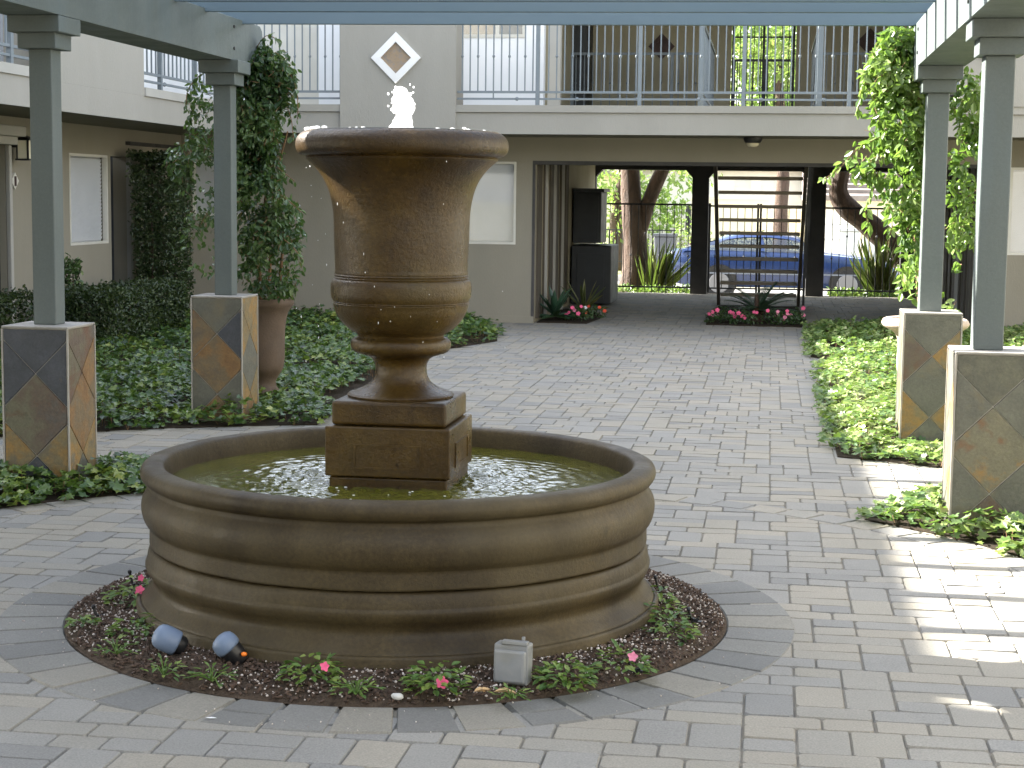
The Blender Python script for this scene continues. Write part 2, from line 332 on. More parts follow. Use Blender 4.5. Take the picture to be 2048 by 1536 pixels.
# paving: ashlar pattern of individual blocks
rp=random.Random(3)
u,v=.078,.113
X0,X1,Y0,Y1=-6.2,3.2,3.4,28.35
nx=int((X1-X0)/u); ny=int((Y1-Y0)/v)
occ=[[False]*nx for _ in range(ny)]
mb=MB()
def paver(x0,x1,y0,y1):
    for P in beds:
        if all(inpoly(a,b,P) for a in (x0,x1) for b in (y0,y1)): return
    cx,cy=(x0+x1)/2-FC[0],(y0+y1)/2-FC[1]
    rr=math.hypot(cx,cy)
    if rr<1.32: return
    g=.0018; ch=.0036; dz=rp.uniform(-.0018,.0018); tx=rp.uniform(-.0014,.0014)
    x0+=g;x1-=g;y0+=g;y1-=g
    j=lambda:rp.uniform(-.0015,.0015)
    def octo(x0,x1,y0,y1,c): return [(x0+c,y0),(x1-c,y0),(x1,y0+c),(x1,y1-c),(x1-c,y1),(x0+c,y1),(x0,y1-c),(x0,y0+c)]
    q=[j() for _ in range(4)]; x0+=q[0];x1+=q[1];y0+=q[2];y1+=q[3]; c=rp.uniform(.005,.013)
    o=octo(x0,x1,y0,y1,c); i=octo(x0+ch,x1-ch,y0+ch,y1-ch,c)
    mx=(x0+x1)/2
    vs=[(a,b,-.0075) for a,b in o]+[(a,b,dz+tx*(1 if a<mx else -1)) for a,b in i]
    mb.add(vs,[tuple(range(8,16))]+[(k,(k+1)%8,8+(k+1)%8,8+k) for k in range(8)],0,rp.random())
for j in range(ny):
    i=0
    while i<nx:
        if occ[j][i]: i+=1; continue
        free=1
        while i+free<nx and not occ[j][i+free] and free<5: free+=1
        t=rp.random(); w=3 if t<.45 else 2
        w=min(w,free)
        if free-w==1: w=free if free<=4 else w
        h=2 if (rp.random()<.62 and w==2 and j+1<ny and not any(occ[j+1][i+k] for k in range(w))) else 1
        for a in range(h):
            for b in range(w): occ[j+a][i+b]=True
        rot=.5*v if False else 0
        x=X0+i*u; y=Y0+j*v
        if h==2 : paver(x,x+w*u,y,y+2*v*.86) if False else paver(x,x+w*u,y,y+2*v)
        else: paver(x,x+w*u,y,y+v)
        i+=w
tag(mb.build('paving',M['paver']),kind='structure')
# circular courses
mb=MB()
def course(r0,r1,n,a0=0,a1=360,z=.004,split=0):
    for k in range(n):
        A=R(a0+(a1-a0)*k/n)+.004/r0; B=R(a0+(a1-a0)*(k+1)/n)-.004/r0
        m=2; zz=z+rp.uniform(-.001,.001)
        for (ra,rb) in ([(r0,r1)] if rp.random()>split else [(r0,(r0+r1)/2-.002),((r0+r1)/2+.002,r1)]):
            P=[(ra,A),(rb,A),(rb,(A+B)/2),(rb,B),(ra,B),(ra,(A+B)/2)]
            o=[(FC[0]+q*math.cos(t),FC[1]+q*math.sin(t)) for q,t in P]
            cx=sum(p[0] for p in o)/6; cy=sum(p[1] for p in o)/6
            L=math.hypot(o[1][0]-o[0][0],o[1][1]-o[0][1]); s=1-.014/max(.06,L)
            i=[(cx+(x-cx)*s,cy+(y-cy)*s) for x,y in o]
            vs=[(x,y,-.0075) for x,y in o]+[(x,y,zz) for x,y in i]
            mb.add(vs,[tuple(range(6,12))]+[(q,(q+1)%6,6+(q+1)%6,6+q) for q in range(6)],0,rp.random())
course(1.225,1.475,46,split=.12)
tag(mb.build('ring_paving',M['ringpaver']),kind='structure')
mb=MB()
course(2.70,2.875,92,z=.0045)
tag(mb.build('edging_paving',M['paver']),kind='structure')

# planting beds (soil)
def soilmesh(P,z): 
    m=MB(); m.prism(P,-.05,z); return m
for i,(P,z) in enumerate(((bedA,.006),(bedB,.006),(bedC,.006),(bedD,.006),(bedP,.012),(bedQ,.012))):
    tag(soilmesh(P,z).build('planting_bed',M['ivysoil']),kind='structure')
mb=MB()
n=96; rings=[(1.225,.002),(1.19,.02),(1.1,.035),(1.0,.045),(.86,.05)]
vs=[];fs=[]
for r,z in rings:
    for k in range(n):
        a=2*PI*k/n; vs.append((FC[0]+r*math.cos(a),FC[1]+r*math.sin(a),z+(.018*noise.noise(Vector((r*6*math.cos(a),r*6*math.sin(a),1))) if r<1.2 else 0)))
for i in range(len(rings)-1):
    for k in range(n): fs.append((i*n+k,i*n+(k+1)%n,(i+1)*n+(k+1)%n,(i+1)*n+k))
mb.add(vs,fs)
tag(mb.build('fountain_bed',M['soil'],smooth=True),kind='structure')
def soilz(r): 
    pts=[(.86,.05),(1.0,.045),(1.1,.035),(1.19,.02),(1.225,.002)]
    for (a,za),(b,zb) in zip(pts,pts[1:]):
        if r<=b: return za+(zb-za)*max(0,(r-a))/(b-a)
    return 0
# loose perlite and mulch in the fountain bed
mb=MB(); mc=MB()
for k in range(5200):
    a=U(0,2*PI); r=U(.955,1.215)
    cl=noise.noise(Vector((math.cos(a)*r*2.6,math.sin(a)*r*2.6,5)))
    x,y=FC[0]+r*math.cos(a),FC[1]+r*math.sin(a)
    if cl<U(-.35,.25): continue
    mb.ball((x,y,soilz(r)+.006),U(.0018,.0056)*(1 if U(0,1)<.5 else .7),5,(1,U(.7,1.2),.8))
for k in range(5200):
    a=U(0,2*PI); r=U(.955,1.215); x,y=FC[0]+r*math.cos(a),FC[1]+r*math.sin(a)
    Mx=Matrix.Translation((x,y,soilz(r)+.006))@Quaternion(rdir(),U(0,3)).to_matrix().to_4x4()
    L=U(.003,.011); mc.box(-L,L,-.004,.004,-.002,.002,None,Mx)
for k in range(60):
    a=U(PI,2*PI); r=U(1.23,1.5); x,y=FC[0]+r*math.cos(a),FC[1]+r*math.sin(a)
    mb.ball((x,y,.006),U(.0015,.003),5)
tag(mb.build('perlite_gravel',M['perlite']),'white perlite crumbs scattered over the soil round the fountain','perlite',kind='stuff')
tag(mc.build('mulch',M['chip']),'reddish brown bark chips on the soil round the fountain','mulch',kind='stuff')

# ------------------------------------------------------------------ pergola
pg=thing('pergola','blue grey painted timber pergola on four slate tiled pedestals over the fountain','pergola',(-1.34,9.8,0))
PW,PH=.173,.86
def tiles(mb,cx,cy,face,zc,cols,w=PW,off=.006):
    """slate tiles on one side of a pedestal. cols: top,left,right,mid,lowleft,lowright,bottom"""
    g=.0022; h=PH-.012
    hz=w
    z1,z2=zc
    T=[[(-w,h),(w,h),(w,z1+hz),(0,z1),(-w,z1+hz)],
       [(-w,z1+hz),(0,z1),(-w,z1-hz)],
       [(w,z1+hz),(w,z1-hz),(0,z1)],
       [(0,z1),(w,z1-hz),(w,z2+hz),(0,z2),(-w,z2+hz),(-w,z1-hz)],
       [(-w,z2+hz),(0,z2),(-w,max(.0,z2-hz))],
       [(w,z2+hz),(w,max(.0,z2-hz)),(0,z2)],
       [(0,z2),(w,max(.0,z2-hz)),(-w,max(.0,z2-hz))]]
    names=['grey','dark','rust','gold','olive','pale','patch']
    for P,c in zip(T,cols):
        mx=sum(p[0] for p in P)/len(P); mz=sum(p[1] for p in P)/len(P)
        Q=[]
        n=len(P)
        for i in range(n):        # inset polygon by g
            a=Vector(P[i-1]);b=Vector(P[i]);c_=Vector(P[(i+1)%n])
            d1=(b-a).normalized();d2=(c_-b).normalized()
            cen=Vector((mx,mz))
            n1=Vector((-d1.y,d1.x)); n1=n1 if n1.dot(cen-b)>0 else -n1
            n2=Vector((-d2.y,d2.x)); n2=n2 if n2.dot(cen-b)>0 else -n2
            s=(n1+n2); s=s/ max(.25,(1+n1.dot(n2)))
            Q.append(b+s*g)
        def P3(p,o):
            a,z=p
            if face=='f': return (cx+a,cy-w-o,z)
            if face=='b': return (cx-a,cy+w+o,z)
            if face=='r': return (cx+w+o,cy+a,z)
            return (cx-w-o,cy-a,z)
        dz=U(0,.0015)
        vs=[P3(q,off-.006) for q in Q]+[P3(cen+(q-cen)*.985,off+dz) for q in Q]
        mb.add(vs,[tuple(range(n,2*n))]+[(i,(i+1)%n,n+(i+1)%n,n+i) for i in range(n)],1+names.index(c))
sm=[M['grout']]+[SL[k] for k in ('grey','dark','rust','gold','olive','pale','patch')]
peds=[((-3.75,8.49),(.615,.185),
       dict(f=['dark','dark','dark','olive','gold','gold','dark'],r=['olive','olive','rust','rust','gold','gold','grey'])),
      ((-3.71,11.31),(.605,.19),
       dict(f=['grey','rust','dark','rust','grey','grey','rust'],r=['gold','gold','gold','grey','gold','gold','rust'])),
      ((1.06,8.35),(.605,.19),
       dict(f=['pale','grey','grey','patch','grey','grey','olive'],l=['grey','pale','gold','pale','grey','rust','grey'])),
      ((1.035,11.17),(.585,.195),
       dict(f=['grey','olive','gold','grey','gold','gold','grey'],l=['pale','grey','pale','rust','grey','gold','grey']))]
for (cx,cy),zc,faces in peds:
    mb=MB(); w=PW
    mb.box(cx-w,cx+w,cy-w,cy+w,0,PH-.01,0)
    for fc in 'fblr':
        tiles(mb,cx,cy,fc,zc,faces.get(fc,['grey','olive','grey','pale','gold','grey','olive']))
    # grouted arrises
    e=w+.0055
    for sx in (-1,1):
        for sy in (-1,1): mb.box(cx+sx*e-.0045,cx+sx*e+.0045,cy+sy*e-.0045,cy+sy*e+.0045,0,PH-.012,0)
    p=mb.build('pedestal',sm,pg)
    mb=MB(); mb.box(cx-w-.0085,cx+w+.0085,cy-w-.0085,cy+w+.0085,PH-.0095,PH+.002)
    mb.build('cap_slab',M['capstone'],p,bevel=.003)
posts=[((-3.745,8.49),2.452),((-3.70,11.31),2.452),((1.04,8.35),2.405),((1.025,11.17),2.405)]
for (cx,cy),zt in posts:
    mb=MB(); h=.062 if cx<0 else .069
    mb.box(cx-h,cx+h,cy-h,cy+h,PH+.002,zt-.165)
    p=mb.build('post',M['pergola'],pg,bevel=.006)
    mb=MB(); mb.box(cx-.103,cx+.103,cy-.103,cy+.103,zt-.165,zt-.085); mb.box(cx-.14,cx+.14,cy-.14,cy+.14,zt-.0848,zt-.001)
    mb.build('capital',M['pergola'],p,bevel=.004)
def beam(x0,x1,zb,zt,y0,y1):
    # rounded tail at the far end
    pr=[(y0,zb),(y1-.16,zb)]
    for k in range(7): 
        a=-PI/2+PI/2*k/6; pr.append((y1-.16+.16*math.cos(a),zb+.15+.15*math.sin(a)))
    pr+= [(y1,zt-.075),(y1-.035,zt-.07),(y1-.05,zt-.03),(y1-.10,zt)]+[(y0,zt)]
    m=MB(); n=len(pr)
    vs=[(x0,y,z) for y,z in pr]+[(x1,y,z) for y,z in pr]
    m.add(vs,[tuple(range(n)),tuple(range(2*n-1,n-1,-1))]+[(i,n+i,n+(i+1)%n,(i+1)%n) for i in range(n)])
    return m.build('beam',M['pergola'],pg,bevel=.004)
bl=beam(-3.90,-3.605,2.452,2.735,2.2,11.92)
br=beam(.887,1.18,2.405,2.69,2.2,11.75)
for b,x,zz,ys_ in ((bl,-3.604,2.5,(8.46,8.56,11.22,11.22)),(br,.886,2.46,(11.1,11.1,8.3,8.3))):
    for k,y in enumerate(ys_):
        m=MB(); dx=.006 if x<0 else -.006
        z=zz+(.175 if k%2 else .03) if ys_[0]!=8.46 or k>1 else zz+.10
        m.tube([(x-dx,y,z),(x+dx,y,z)],.011,8); m.build('bolt',M['iron'],b)
rafY=[11.40,10.62,10.05,9.50,8.93,8.36,7.80,7.24,6.70,6.20,5.62,5.05,4.5,3.95,3.4,2.85]
for y in rafY:
    m=MB()
    n=9; zl,zr=2.715,2.675
    a=[(-4.25,zl+.06),(-4.15,zl),(1.42,zr),(1.52,zr+.06),(1.52,zr+.185),(-4.25,zl+.185)]
    yl,yr=y+.04,y-.04
    def yy(x): return yl+(yr-yl)*(x+4.25)/5.77
    vs=[(x,yy(x)-.021,z) for x,z in a]+[(x,yy(x)+.021,z) for x,z in a]
    k=len(a); m.add(vs,[tuple(range(k)),tuple(range(2*k-1,k-1,-1))]+[(i,k+i,k+(i+1)%k,(i+1)%k) for i in range(k)])
    m.build('rafter',M['rafter'],pg,bevel=.003)

# ------------------------------------------------------------------ fountain
ft=thing('fountain','wet brown stone fountain, large urn on a square plinth in a round moulded basin','fountain',(FC[0],FC[1],0))
def sm_prof(pts,k=4):
    out=[]
    n=len(pts)
    for i in range(n-1):
        p0=Vector(pts[max(0,i-1)]);p1=Vector(pts[i]);p2=Vector(pts[i+1]);p3=Vector(pts[min(n-1,i+2)])
        for j in range(k):
            t=j/k
            q=.5*((2*p1)+(-p0+p2)*t+(2*p0-5*p1+4*p2-p3)*t*t+(-p0+3*p1-3*p2+p3)*t**3)
            out.append((q.x,q.y))
    out.append(pts[-1]); return out
low=[(.80,.0),(.966,.0),(.970,.078),(.966,.086),(.957,.089),(.953,.086),(.951,.092)]+sm_prof([(.949,.095),(.936,.108),(.917,.128),(.908,.15),(.914,.172),(.928,.192),(.935,.210),(.936,.222)],3)+[(.932,.230),(.930,.233)]+sm_prof([(.930,.236),(.926,.262),(.918,.280),(.905,.286)],3)+[(.80,.287)]
up=[(.80,.2875),(.900,.289),(.920,.292),(.922,.297)]+sm_prof([(.922,.30),(.921,.330),(.920,.352)],2)+[(.923,.358)]+sm_prof([(.927,.362),(.938,.378),(.946,.402),(.949,.43),(.944,.458),(.932,.48),(.920,.498),(.918,.512)],4)+sm_prof([(.922,.518),(.938,.524),(.949,.540),(.951,.556),(.945,.572),(.930,.582),(.905,.585),(.880,.583),(.868,.574),(.862,.555)],4)+[(.858,.52),(.855,.44),(.0001,.44)]
mb=MB(); mb.lathe(low,128,(FC[0],FC[1],0),jit=.004); mb.build('basin_base',M['concrete'],ft,smooth=True,angle=60)
mb=MB(); mb.lathe(up,128,(FC[0],FC[1],0),jit=.004); mb.build('basin',M['concrete'],ft,smooth=True,angle=60)
mb=MB()
def slab(x0,x1,y0,y1,z0,z1): mb.box(x0,x1,y0,y1,z0,z1)
pl=Matrix.Translation((FC[0],FC[1],0))
def blk(hx,z0,z1,name,bev,recess=False):
    m=MB(); m.box(FC[0]-hx,FC[0]+hx,FC[1]-hx,FC[1]+hx,z0,z1)
    o=m.build(name,M['urn'],ft,bevel=bev,bseg=3)
    if recess:
        for k in range(4):
            q=MB(); Mx=pl@Matrix.Rotation(k*PI/2,4,'Z')
            w,h0,h1,t,e=.125,.575,.665,.007,.004
            for b in ((-w,w,h0,h0+t),(-w,w,h1-t,h1),(-w,-w+t,h0+t,h1-t),(w-t,w,h0+t,h1-t)):
                q.box(b[0],b[1],-hx-e,-hx+.002,b[2],b[3],None,Mx)
            q.build('panel_moulding',M['urn'],o)
    return o
blk(.218,.44,.543,'footing',.008)
blk(.230,.546,.728,'plinth',.006,True)
blk(.211,.731,.818,'plinth_cap',.012)
prof=[(.0001,.8185),(.196,.8185),(.198,.826)]+sm_prof([(.192,.832),(.165,.842),(.135,.855),(.112,.872),(.099,.893),(.095,.915),(.096,.938),(.106,.957),(.122,.968),(.145,.975)],4)+[(.152,.979)]+sm_prof([(.165,.981),(.180,.992),(.186,1.008),(.184,1.024),(.174,1.034),(.163,1.038)],4)+[(.158,1.042),(.160,1.048)]+sm_prof([(.166,1.053),(.188,1.066),(.212,1.086),(.230,1.108),(.243,1.132),(.250,1.155)],4)+[(.252,1.160),(.2535,1.163),(.251,1.166),(.2535,1.169),(.2515,1.172)]+sm_prof([(.254,1.176),(.259,1.19),(.261,1.212),(.260,1.235),(.254,1.250)],3)+[(.247,1.254),(.249,1.258),(.2455,1.262),(.2485,1.267),(.245,1.272),(.247,1.277)]+sm_prof([(.245,1.283),(.2465,1.33),(.248,1.39),(.249,1.45),(.252,1.50),(.259,1.54),(.270,1.58),(.287,1.617),(.310,1.650),(.336,1.676),(.350,1.688)],4)+[(.352,1.693),(.349,1.697),(.353,1.700)]+sm_prof([(.358,1.701),(.374,1.706),(.386,1.720),(.3895,1.742),(.384,1.764),(.368,1.782),(.348,1.790),(.336,1.788)],4)+[(.330,1.784),(.325,1.770),(.32,1.70),(.0001,1.69)]
mb=MB(); mb.lathe(prof,128,(FC[0],FC[1],0),jit=.003); urn=mb.build('urn',M['urn'],ft,smooth=True,angle=50)
# water material
m,nt,out=newmat('pool_water'); p=nt.nodes.new('ShaderNodeBsdfPrincipled')
tc=nt.nodes.new('ShaderNodeTexCoord')
c=ramp(nt,nz(nt,tc.outputs['Object'],3,3),[(.3,(.055,.056,.006)),(.7,(.095,.09,.014))]); nt.links.new(c,p.inputs['Base Color'])
p.inputs['Roughness'].default_value=.04; p.inputs['Specular IOR Level'].default_value=.6
b=nt.nodes.new('ShaderNodeBump'); b.inputs['Strength'].default_value=.25; b.inputs['Distance'].default_value=.004
nt.links.new(nz(nt,tc.outputs['Object'],60,3),b.inputs['Height']); nt.links.new(b.outputs[0],p.inputs['Normal'])
nt.links.new(p.outputs[0],out.inputs[0]); M['water']=m
M['topwater']=plain('top_water',(.10,.10,.08),.05)
# foam / jet
m,nt,out=newmat('white_water'); p=nt.nodes.new('ShaderNodeBsdfPrincipled'); p.inputs['Base Color'].default_value=(.92,.94,.96,1); p.inputs['Roughness'].default_value=.25
t=nt.nodes.new('ShaderNodeBsdfTranslucent'); t.inputs[0].default_value=(.95,.96,.98,1)
mx=nt.nodes.new('ShaderNodeMixShader'); mx.inputs[0].default_value=.6
nt.links.new(p.outputs[0],mx.inputs[1]); nt.links.new(t.outputs[0],mx.inputs[2]); nt.links.new(mx.outputs[0],out.inputs[0]); M['foam']=m
# rippled pool surface
mb=MB(); nr,na=120,240; vs=[(FC[0],FC[1],.507)]; fs=[]
src=[(FC[0]+.31*math.cos(a),FC[1]+.31*math.sin(a),ph) for a,ph in ((2.9,0),(3.5,1),(4.3,2.2),(5.6,.7),(6.4,2.9),(.6,1.7),(1.6,.2),(2.3,2.5))]
def wz(x,y):
    r=math.hypot(x-FC[0],y-FC[1]); h=0
    for sx,sy,ph in src:
        d=math.hypot(x-sx,y-sy); h+=math.sin(d*120+ph)*.0019*math.exp(-d*4.5)
    am=max(0,1-abs(r-.36)/.36)
    h+=am*(.0075*noise.noise(Vector((x*26,y*26,1)))+.005*noise.noise(Vector((x*60,y*60,3))))
    return .507+h+.0003*noise.noise(Vector((x*14,y*14,0)))
for i in range(1,nr+1):
    r=.868*i/nr
    for k in range(na):
        a=2*PI*k/na; x,y=FC[0]+r*math.cos(a),FC[1]+r*math.sin(a); vs.append((x,y,wz(x,y)))
for k in range(na): fs.append((0,1+k,1+(k+1)%na))
for i in range(nr-1):
    for k in range(na): fs.append((1+i*na+k,1+(i+1)*na+k,1+(i+1)*na+(k+1)%na,1+i*na+(k+1)%na))
mb.add(vs,fs); mb.build('pool_water',M['water'],ft,smooth=True,angle=180)
mb=MB(); n=64
for k in range(1): 
    mb.lathe([(.0001,1.797),(.20,1.796),(.335,1.793),(.350,1.7905)],n,(FC[0],FC[1],0),jit=.004)
mb.build('urn_water',M['topwater'],ft,smooth=True,angle=180)
mb=MB()
jp=[(.040,1.790),(.035,1.81),(.032,1.83),(.031,1.85),(.034,1.868),(.036,1.885),(.035,1.902),(.030,1.922),(.022,1.940),(.011,1.952),(.0001,1.955)]
vs=[];fs=[];n=28
pp=sm_prof(jp,3)
for i,(r,z) in enumerate(pp):
    for k in range(n):
        a=2*PI*k/n; s=Vector((math.cos(a),math.sin(a),0)); q=max(.0005,r*(1+.55*noise.noise(Vector((s.x*1.6,s.y*1.6,z*34)))+.3*noise.noise(Vector((s.x*4,s.y*4,z*80)))))
        off=.012*math.sin((z-1.79)*24); vs.append((FC[0]-.004+off*.7+q*s.x,FC[1]+q*s.y,z))
for i in range(len(pp)-1):
    for k in range(n): fs.append((i*n+k,i*n+(k+1)%n,(i+1)*n+(k+1)%n,(i+1)*n+k))
mb.add(vs,fs)
mb.build('water_jet',M['foam'],ft,smooth=True,angle=180); mb=MB()
for k in range(40):
    a=U(0,2*PI); z=U(1.80,1.97); r=U(.022,.052)
    mb.ball((FC[0]+r*math.cos(a),FC[1]+r*math.sin(a),z),U(.0015,.005),6,(1,1,U(1,1.8)))
for k in range(34):
    a=U(0,2*PI); r=U(.05,.33); mb.ball((FC[0]+r*math.cos(a),FC[1]+r*math.sin(a),1.797),U(.004,.010),6,(1.6,1.6,.8))
for k in range(14):
    a=U(2.6,3.9); r=U(.32,.37); mb.ball((FC[0]+r*math.cos(a),FC[1]+r*math.sin(a),1.796-.01*max(0,(r-.345)/.03)),U(.004,.009),6,(1.7,1.7,.8))
o=mb.build('jet_spray',M['foam'],ft,smooth=True,angle=180); o['kind']='stuff'
mb=MB()
for k in range(46):      # drops thrown off the urn
    a=U(PI*.95,PI*1.75) if U(0,1)<.7 else U(0,2*PI); z=U(.9,1.68)
    r=U(.285,.40)
    mb.ball((FC[0]+r*math.cos(a),FC[1]+r*math.sin(a),z),U(.0008,.0019),5,(1,1,U(1,3.2)))
o=mb.build('falling_drops',M['foam'],ft,smooth=True,angle=180); o['kind']='stuff'
mb=MB()
for k in range(70):
    a=U(0,2*PI); r=U(.26,.60); x,y=FC[0]+r*math.cos(a),FC[1]+r*math.sin(a)
    if abs(x-FC[0])<.24 and abs(y-FC[1])<.24: continue
    mb.ball((x,y,.5095),U(.0025,.006),6,(1.3,1.3,.5))
o=mb.build('splash_bubbles',M['foam'],ft,smooth=True,angle=180); o['kind']='stuff'

# things in the fountain bed
def lamp(x,y,az,tilt,label,h0=0):
    t=thing('spotlight',label,'spotlight',(x,y,.04),'garden spotlights aimed at the fountain')
    Mx=Matrix.Translation((x,y,.085))@Matrix.Rotation(az,4,'Z')@Matrix.Rotation(tilt,4,'Y')
    def tr(m): m.v=[tuple(Mx@(Vector(p)*.88)) for p in m.v]; return m
    m=MB(); m.lathe([(.0001,-.062),(.028,-.062),(.036,-.05),(.040,-.02),(.043,.014),(.043,.024),(.0001,.024)],24); tr(m).build('housing',M['black'],t,smooth=True,angle=40)
    m=MB(); m.lathe([(.0455,-.030+h0),(.0485,-.022+h0),(.0495,.012+h0*.3),(.0485,.036),(.043,.052),(.031,.062),(.015,.067),(.0001,.068)],24); tr(m).build('hood',M['lightblue'],t,smooth=True,angle=70)
    m=MB(); m.tube([(x,y,-.02),(x,y,.055)],.012,8); m.build('stake',M['black'],t)
    return t,Mx
lamp(-1.925,5.275,R(200),R(62),'blue grey hooded spotlight lying tilted at left front of the fountain base')
t2,Mx=lamp(-1.695,5.205,R(195),R(42),'blue grey hooded spotlight with orange glint, right one of the pair',.034)
m=MB(); m.ball(Mx@Vector((-.028,.032,-.035)),.011,8,(1,1,.7)); m.build('orange_glint',plain('orange_glint',(.9,.22,.02),.2),t2,smooth=True,angle=180)  # orange reflection on the lamp, modelled as a coloured bead
t=thing('junction_box','weathered grey metal outdoor electrical box standing on the soil before the basin','electrical box',(-.765,5.17,.03))
Mx=Matrix.Translation((-.765,5.19,.03))@Matrix.Rotation(R(-8),4,'Z')@Matrix.Rotation(R(-3),4,'X')
m=MB(); m.box(-.056,.056,-.03,.032,0,.128,None,Mx); m.build('body',M['galv'],t,bevel=.006)
m=MB(); m.prism([(-.050,-.048),(.050,-.048),(.054,-.0302),(-.054,-.0302)],.008,.112,None,Mx); m.build('cover',M['galv'],t,bevel=.008)
m=MB(); m.box(-.03,.054,-.036,-.008,.1285,.140,None,Mx); m.tube([Mx@Vector((.035,-.01,.14)),Mx@Vector((.035,-.01,.152))],.006,8); m.build('hinge',M['galv'],t,bevel=.002)
m=MB(); m.tube([Mx@Vector((0,0,-.06)),Mx@Vector((0,0,.001))],.013,8); m.build('conduit',M['galv'],t)
def stake(x,y,h,label):
    t=thing('sprinkler_stake',label,'sprinkler',(x,y,.02),'black micro sprinkler stakes in the fountain bed')
    m=MB(); m.tube([(x,y,-.02),(x,y,h*.62)],.007,6); m.tube([(x-.018,y,h*.35),(x+.022,y,h*.62)],.006,6); m.box(x-.004,x+.03,y-.010,y+.010,.02,h*.5); m.build('body',M['black'],t)
    m=MB(); m.tube([(x-.006,y,h*.6),(x-.016,y,h)],.0055,6); m.ball((x-.016,y,h),.009,6); m.build('nozzle',M['black'],t)
stake(-2.37,6.10,.115,'black sprinkler stake beside the left flank of the basin')
stake(-.385,6.50,.095,'black sprinkler stake just behind the right flank of the basin')
stake(-2.36,5.72,.07,'small black sprinkler stake among white crumbs at far left of the bed')
stake(-.235,6.05,.085,'small black sprinkler stake near the right edge of the bed')
stake(-.40,5.42,.055,'short black sprinkler stake under the pale leaves right of the metal box')
def impatiens(x,y,rad,n,h,label,flowers=(),sparse=False,name='flowering_plant',cat='flower plant'):
    t=thing(name,label,cat,(x,y,.03),'bedding plants round the fountain')
    m=MB()
    for k in range(n):
        a=U(0,2*PI); r=rad*math.sqrt(U(0,1)); z=.035+h*U(.1,1)*(1-(r/rad)**2*.6)
        p=Vector((x+r*math.cos(a),y+r*math.sin(a),z))
        if sparse: 
            b0=Vector((x,y,.03)); p=b0+(p-b0)*1.0
            if k%3==0: m.tube([b0,b0.lerp(p,.6)+Vector((0,0,.012)),p],.0022,4,mi=1)
            m.leaf(p,Vector((math.cos(a),math.sin(a),U(-.2,.7))),Vector((0,0,1)),U(.018,.032),U(.008,.014))
        else: m.leaf(p,Vector((math.cos(a+U(-.8,.8)),math.sin(a+U(-.8,.8)),U(-.3,.5))),Vector((U(-.4,.4),U(-.4,.4),1)),U(.024,.04),U(.014,.022))
    m.build('foliage',[M['imp'],M['imp']],t)
    for fx,fz,fr,mat in flowers:
        f=MB(); c=Vector((x+fx,y-rad*.7,fz)); nrm=Vector((U(-.2,.2),-1,.45)).normalized(); a0=nrm.orthogonal().normalized(); b0=nrm.cross(a0)
        for q in range(5):
            d=a0*math.cos(2*PI*q/5)+b0*math.sin(2*PI*q/5)
            f.leaf(c,d+nrm*.2,nrm,fr*U(.9,1.1),fr*.86,'oval',.15,.5,.12)
        f.build('flower',M[mat],t)
impatiens(-2.30,5.93,.095,110,.10,'bushy green plant with two pink flowers left of the basin',((.045,.105,.02,'pink'),(.05,.15,.014,'pink')))
impatiens(-2.13,5.50,.08,90,.08,'dark leafy seedling clump left of the blue spotlights')
impatiens(-2.37,5.60,.045,40,.04,'tiny yellow green clump at the far left rim of the bed')
impatiens(-2.11,5.27,.07,36,.05,'scraggly yellowish weed at the left front of the bed',(),True,'weed','weed')
impatiens(-1.87,5.06,.065,34,.06,'straggling yellow weed below the left blue spotlight',(),True,'weed','weed')
impatiens(-1.70,5.03,.07,36,.045,'low spiky yellow green weed below the right blue spotlight',(),True,'weed','weed')
impatiens(-1.39,5.08,.09,110,.085,'low green plant with one pink flower at the upper right, left of centre',((.06,.10,.017,'pink'),))
impatiens(-1.22,4.975,.07,40,.045,'spidery pale green weed at the front middle of the bed',(),True,'weed','weed')
impatiens(-.985,5.06,.09,120,.095,'dark green plant with a bright pink flower left of the metal box',((.03,.075,.022,'pink'),))
impatiens(-.60,5.19,.085,150,.085,'dense flowerless green clump right of the metal box')
impatiens(-.745,5.02,.05,24,.04,'pale sprig growing in front of the metal box',(),True,'weed','weed')
impatiens(-.43,5.38,.095,80,.08,'loose pale green plant with a light pink flower on the right',((.035,.10,.018,'palepink'),))
impatiens(-.33,6.02,.085,80,.085,'yellow green clump against the right flank of the basin')
impatiens(-.30,5.83,.085,80,.08,'sprawling yellow green clump near the right side of the bed')
impatiens(-.37,6.27,.06,50,.08,'small green clump behind the right flank of the basin')
m=MB()
for d in ((-.03,0,.5,.05),(.0,0,1.2,.045),(.03,.01,.1,.07)):
    m.leaf(Vector((-.83+d[0],5.02+d[1],.045)),Vector((math.cos(d[2]),math.sin(d[2]),.25)),Vector((0,0,1)),d[3],.03,'oval',.5,.5,.3)
tag(m.build('dry_leaf',M['dryleaf']),'curled tan dry leaf on the soil in front of the metal box','dry leaf')
m=MB(); m.ball((-1.09,4.975,.03),.016,10,(1.3,.9,.7),lump=.2); tag(m.build('pebble',M['pebble'],smooth=True,angle=180),'smooth pale pebble at the front of the soil ring','pebble')
m=MB(); m.leaf(Vector((-1.62,4.73,.008)),Vector((1,.1,0)),Vector((0,0,1)),.035,.014,'oval',.1,.5,0); tag(m.build('fallen_petal',M['white']),'small cream petal lying on the pavers at front left','petal')
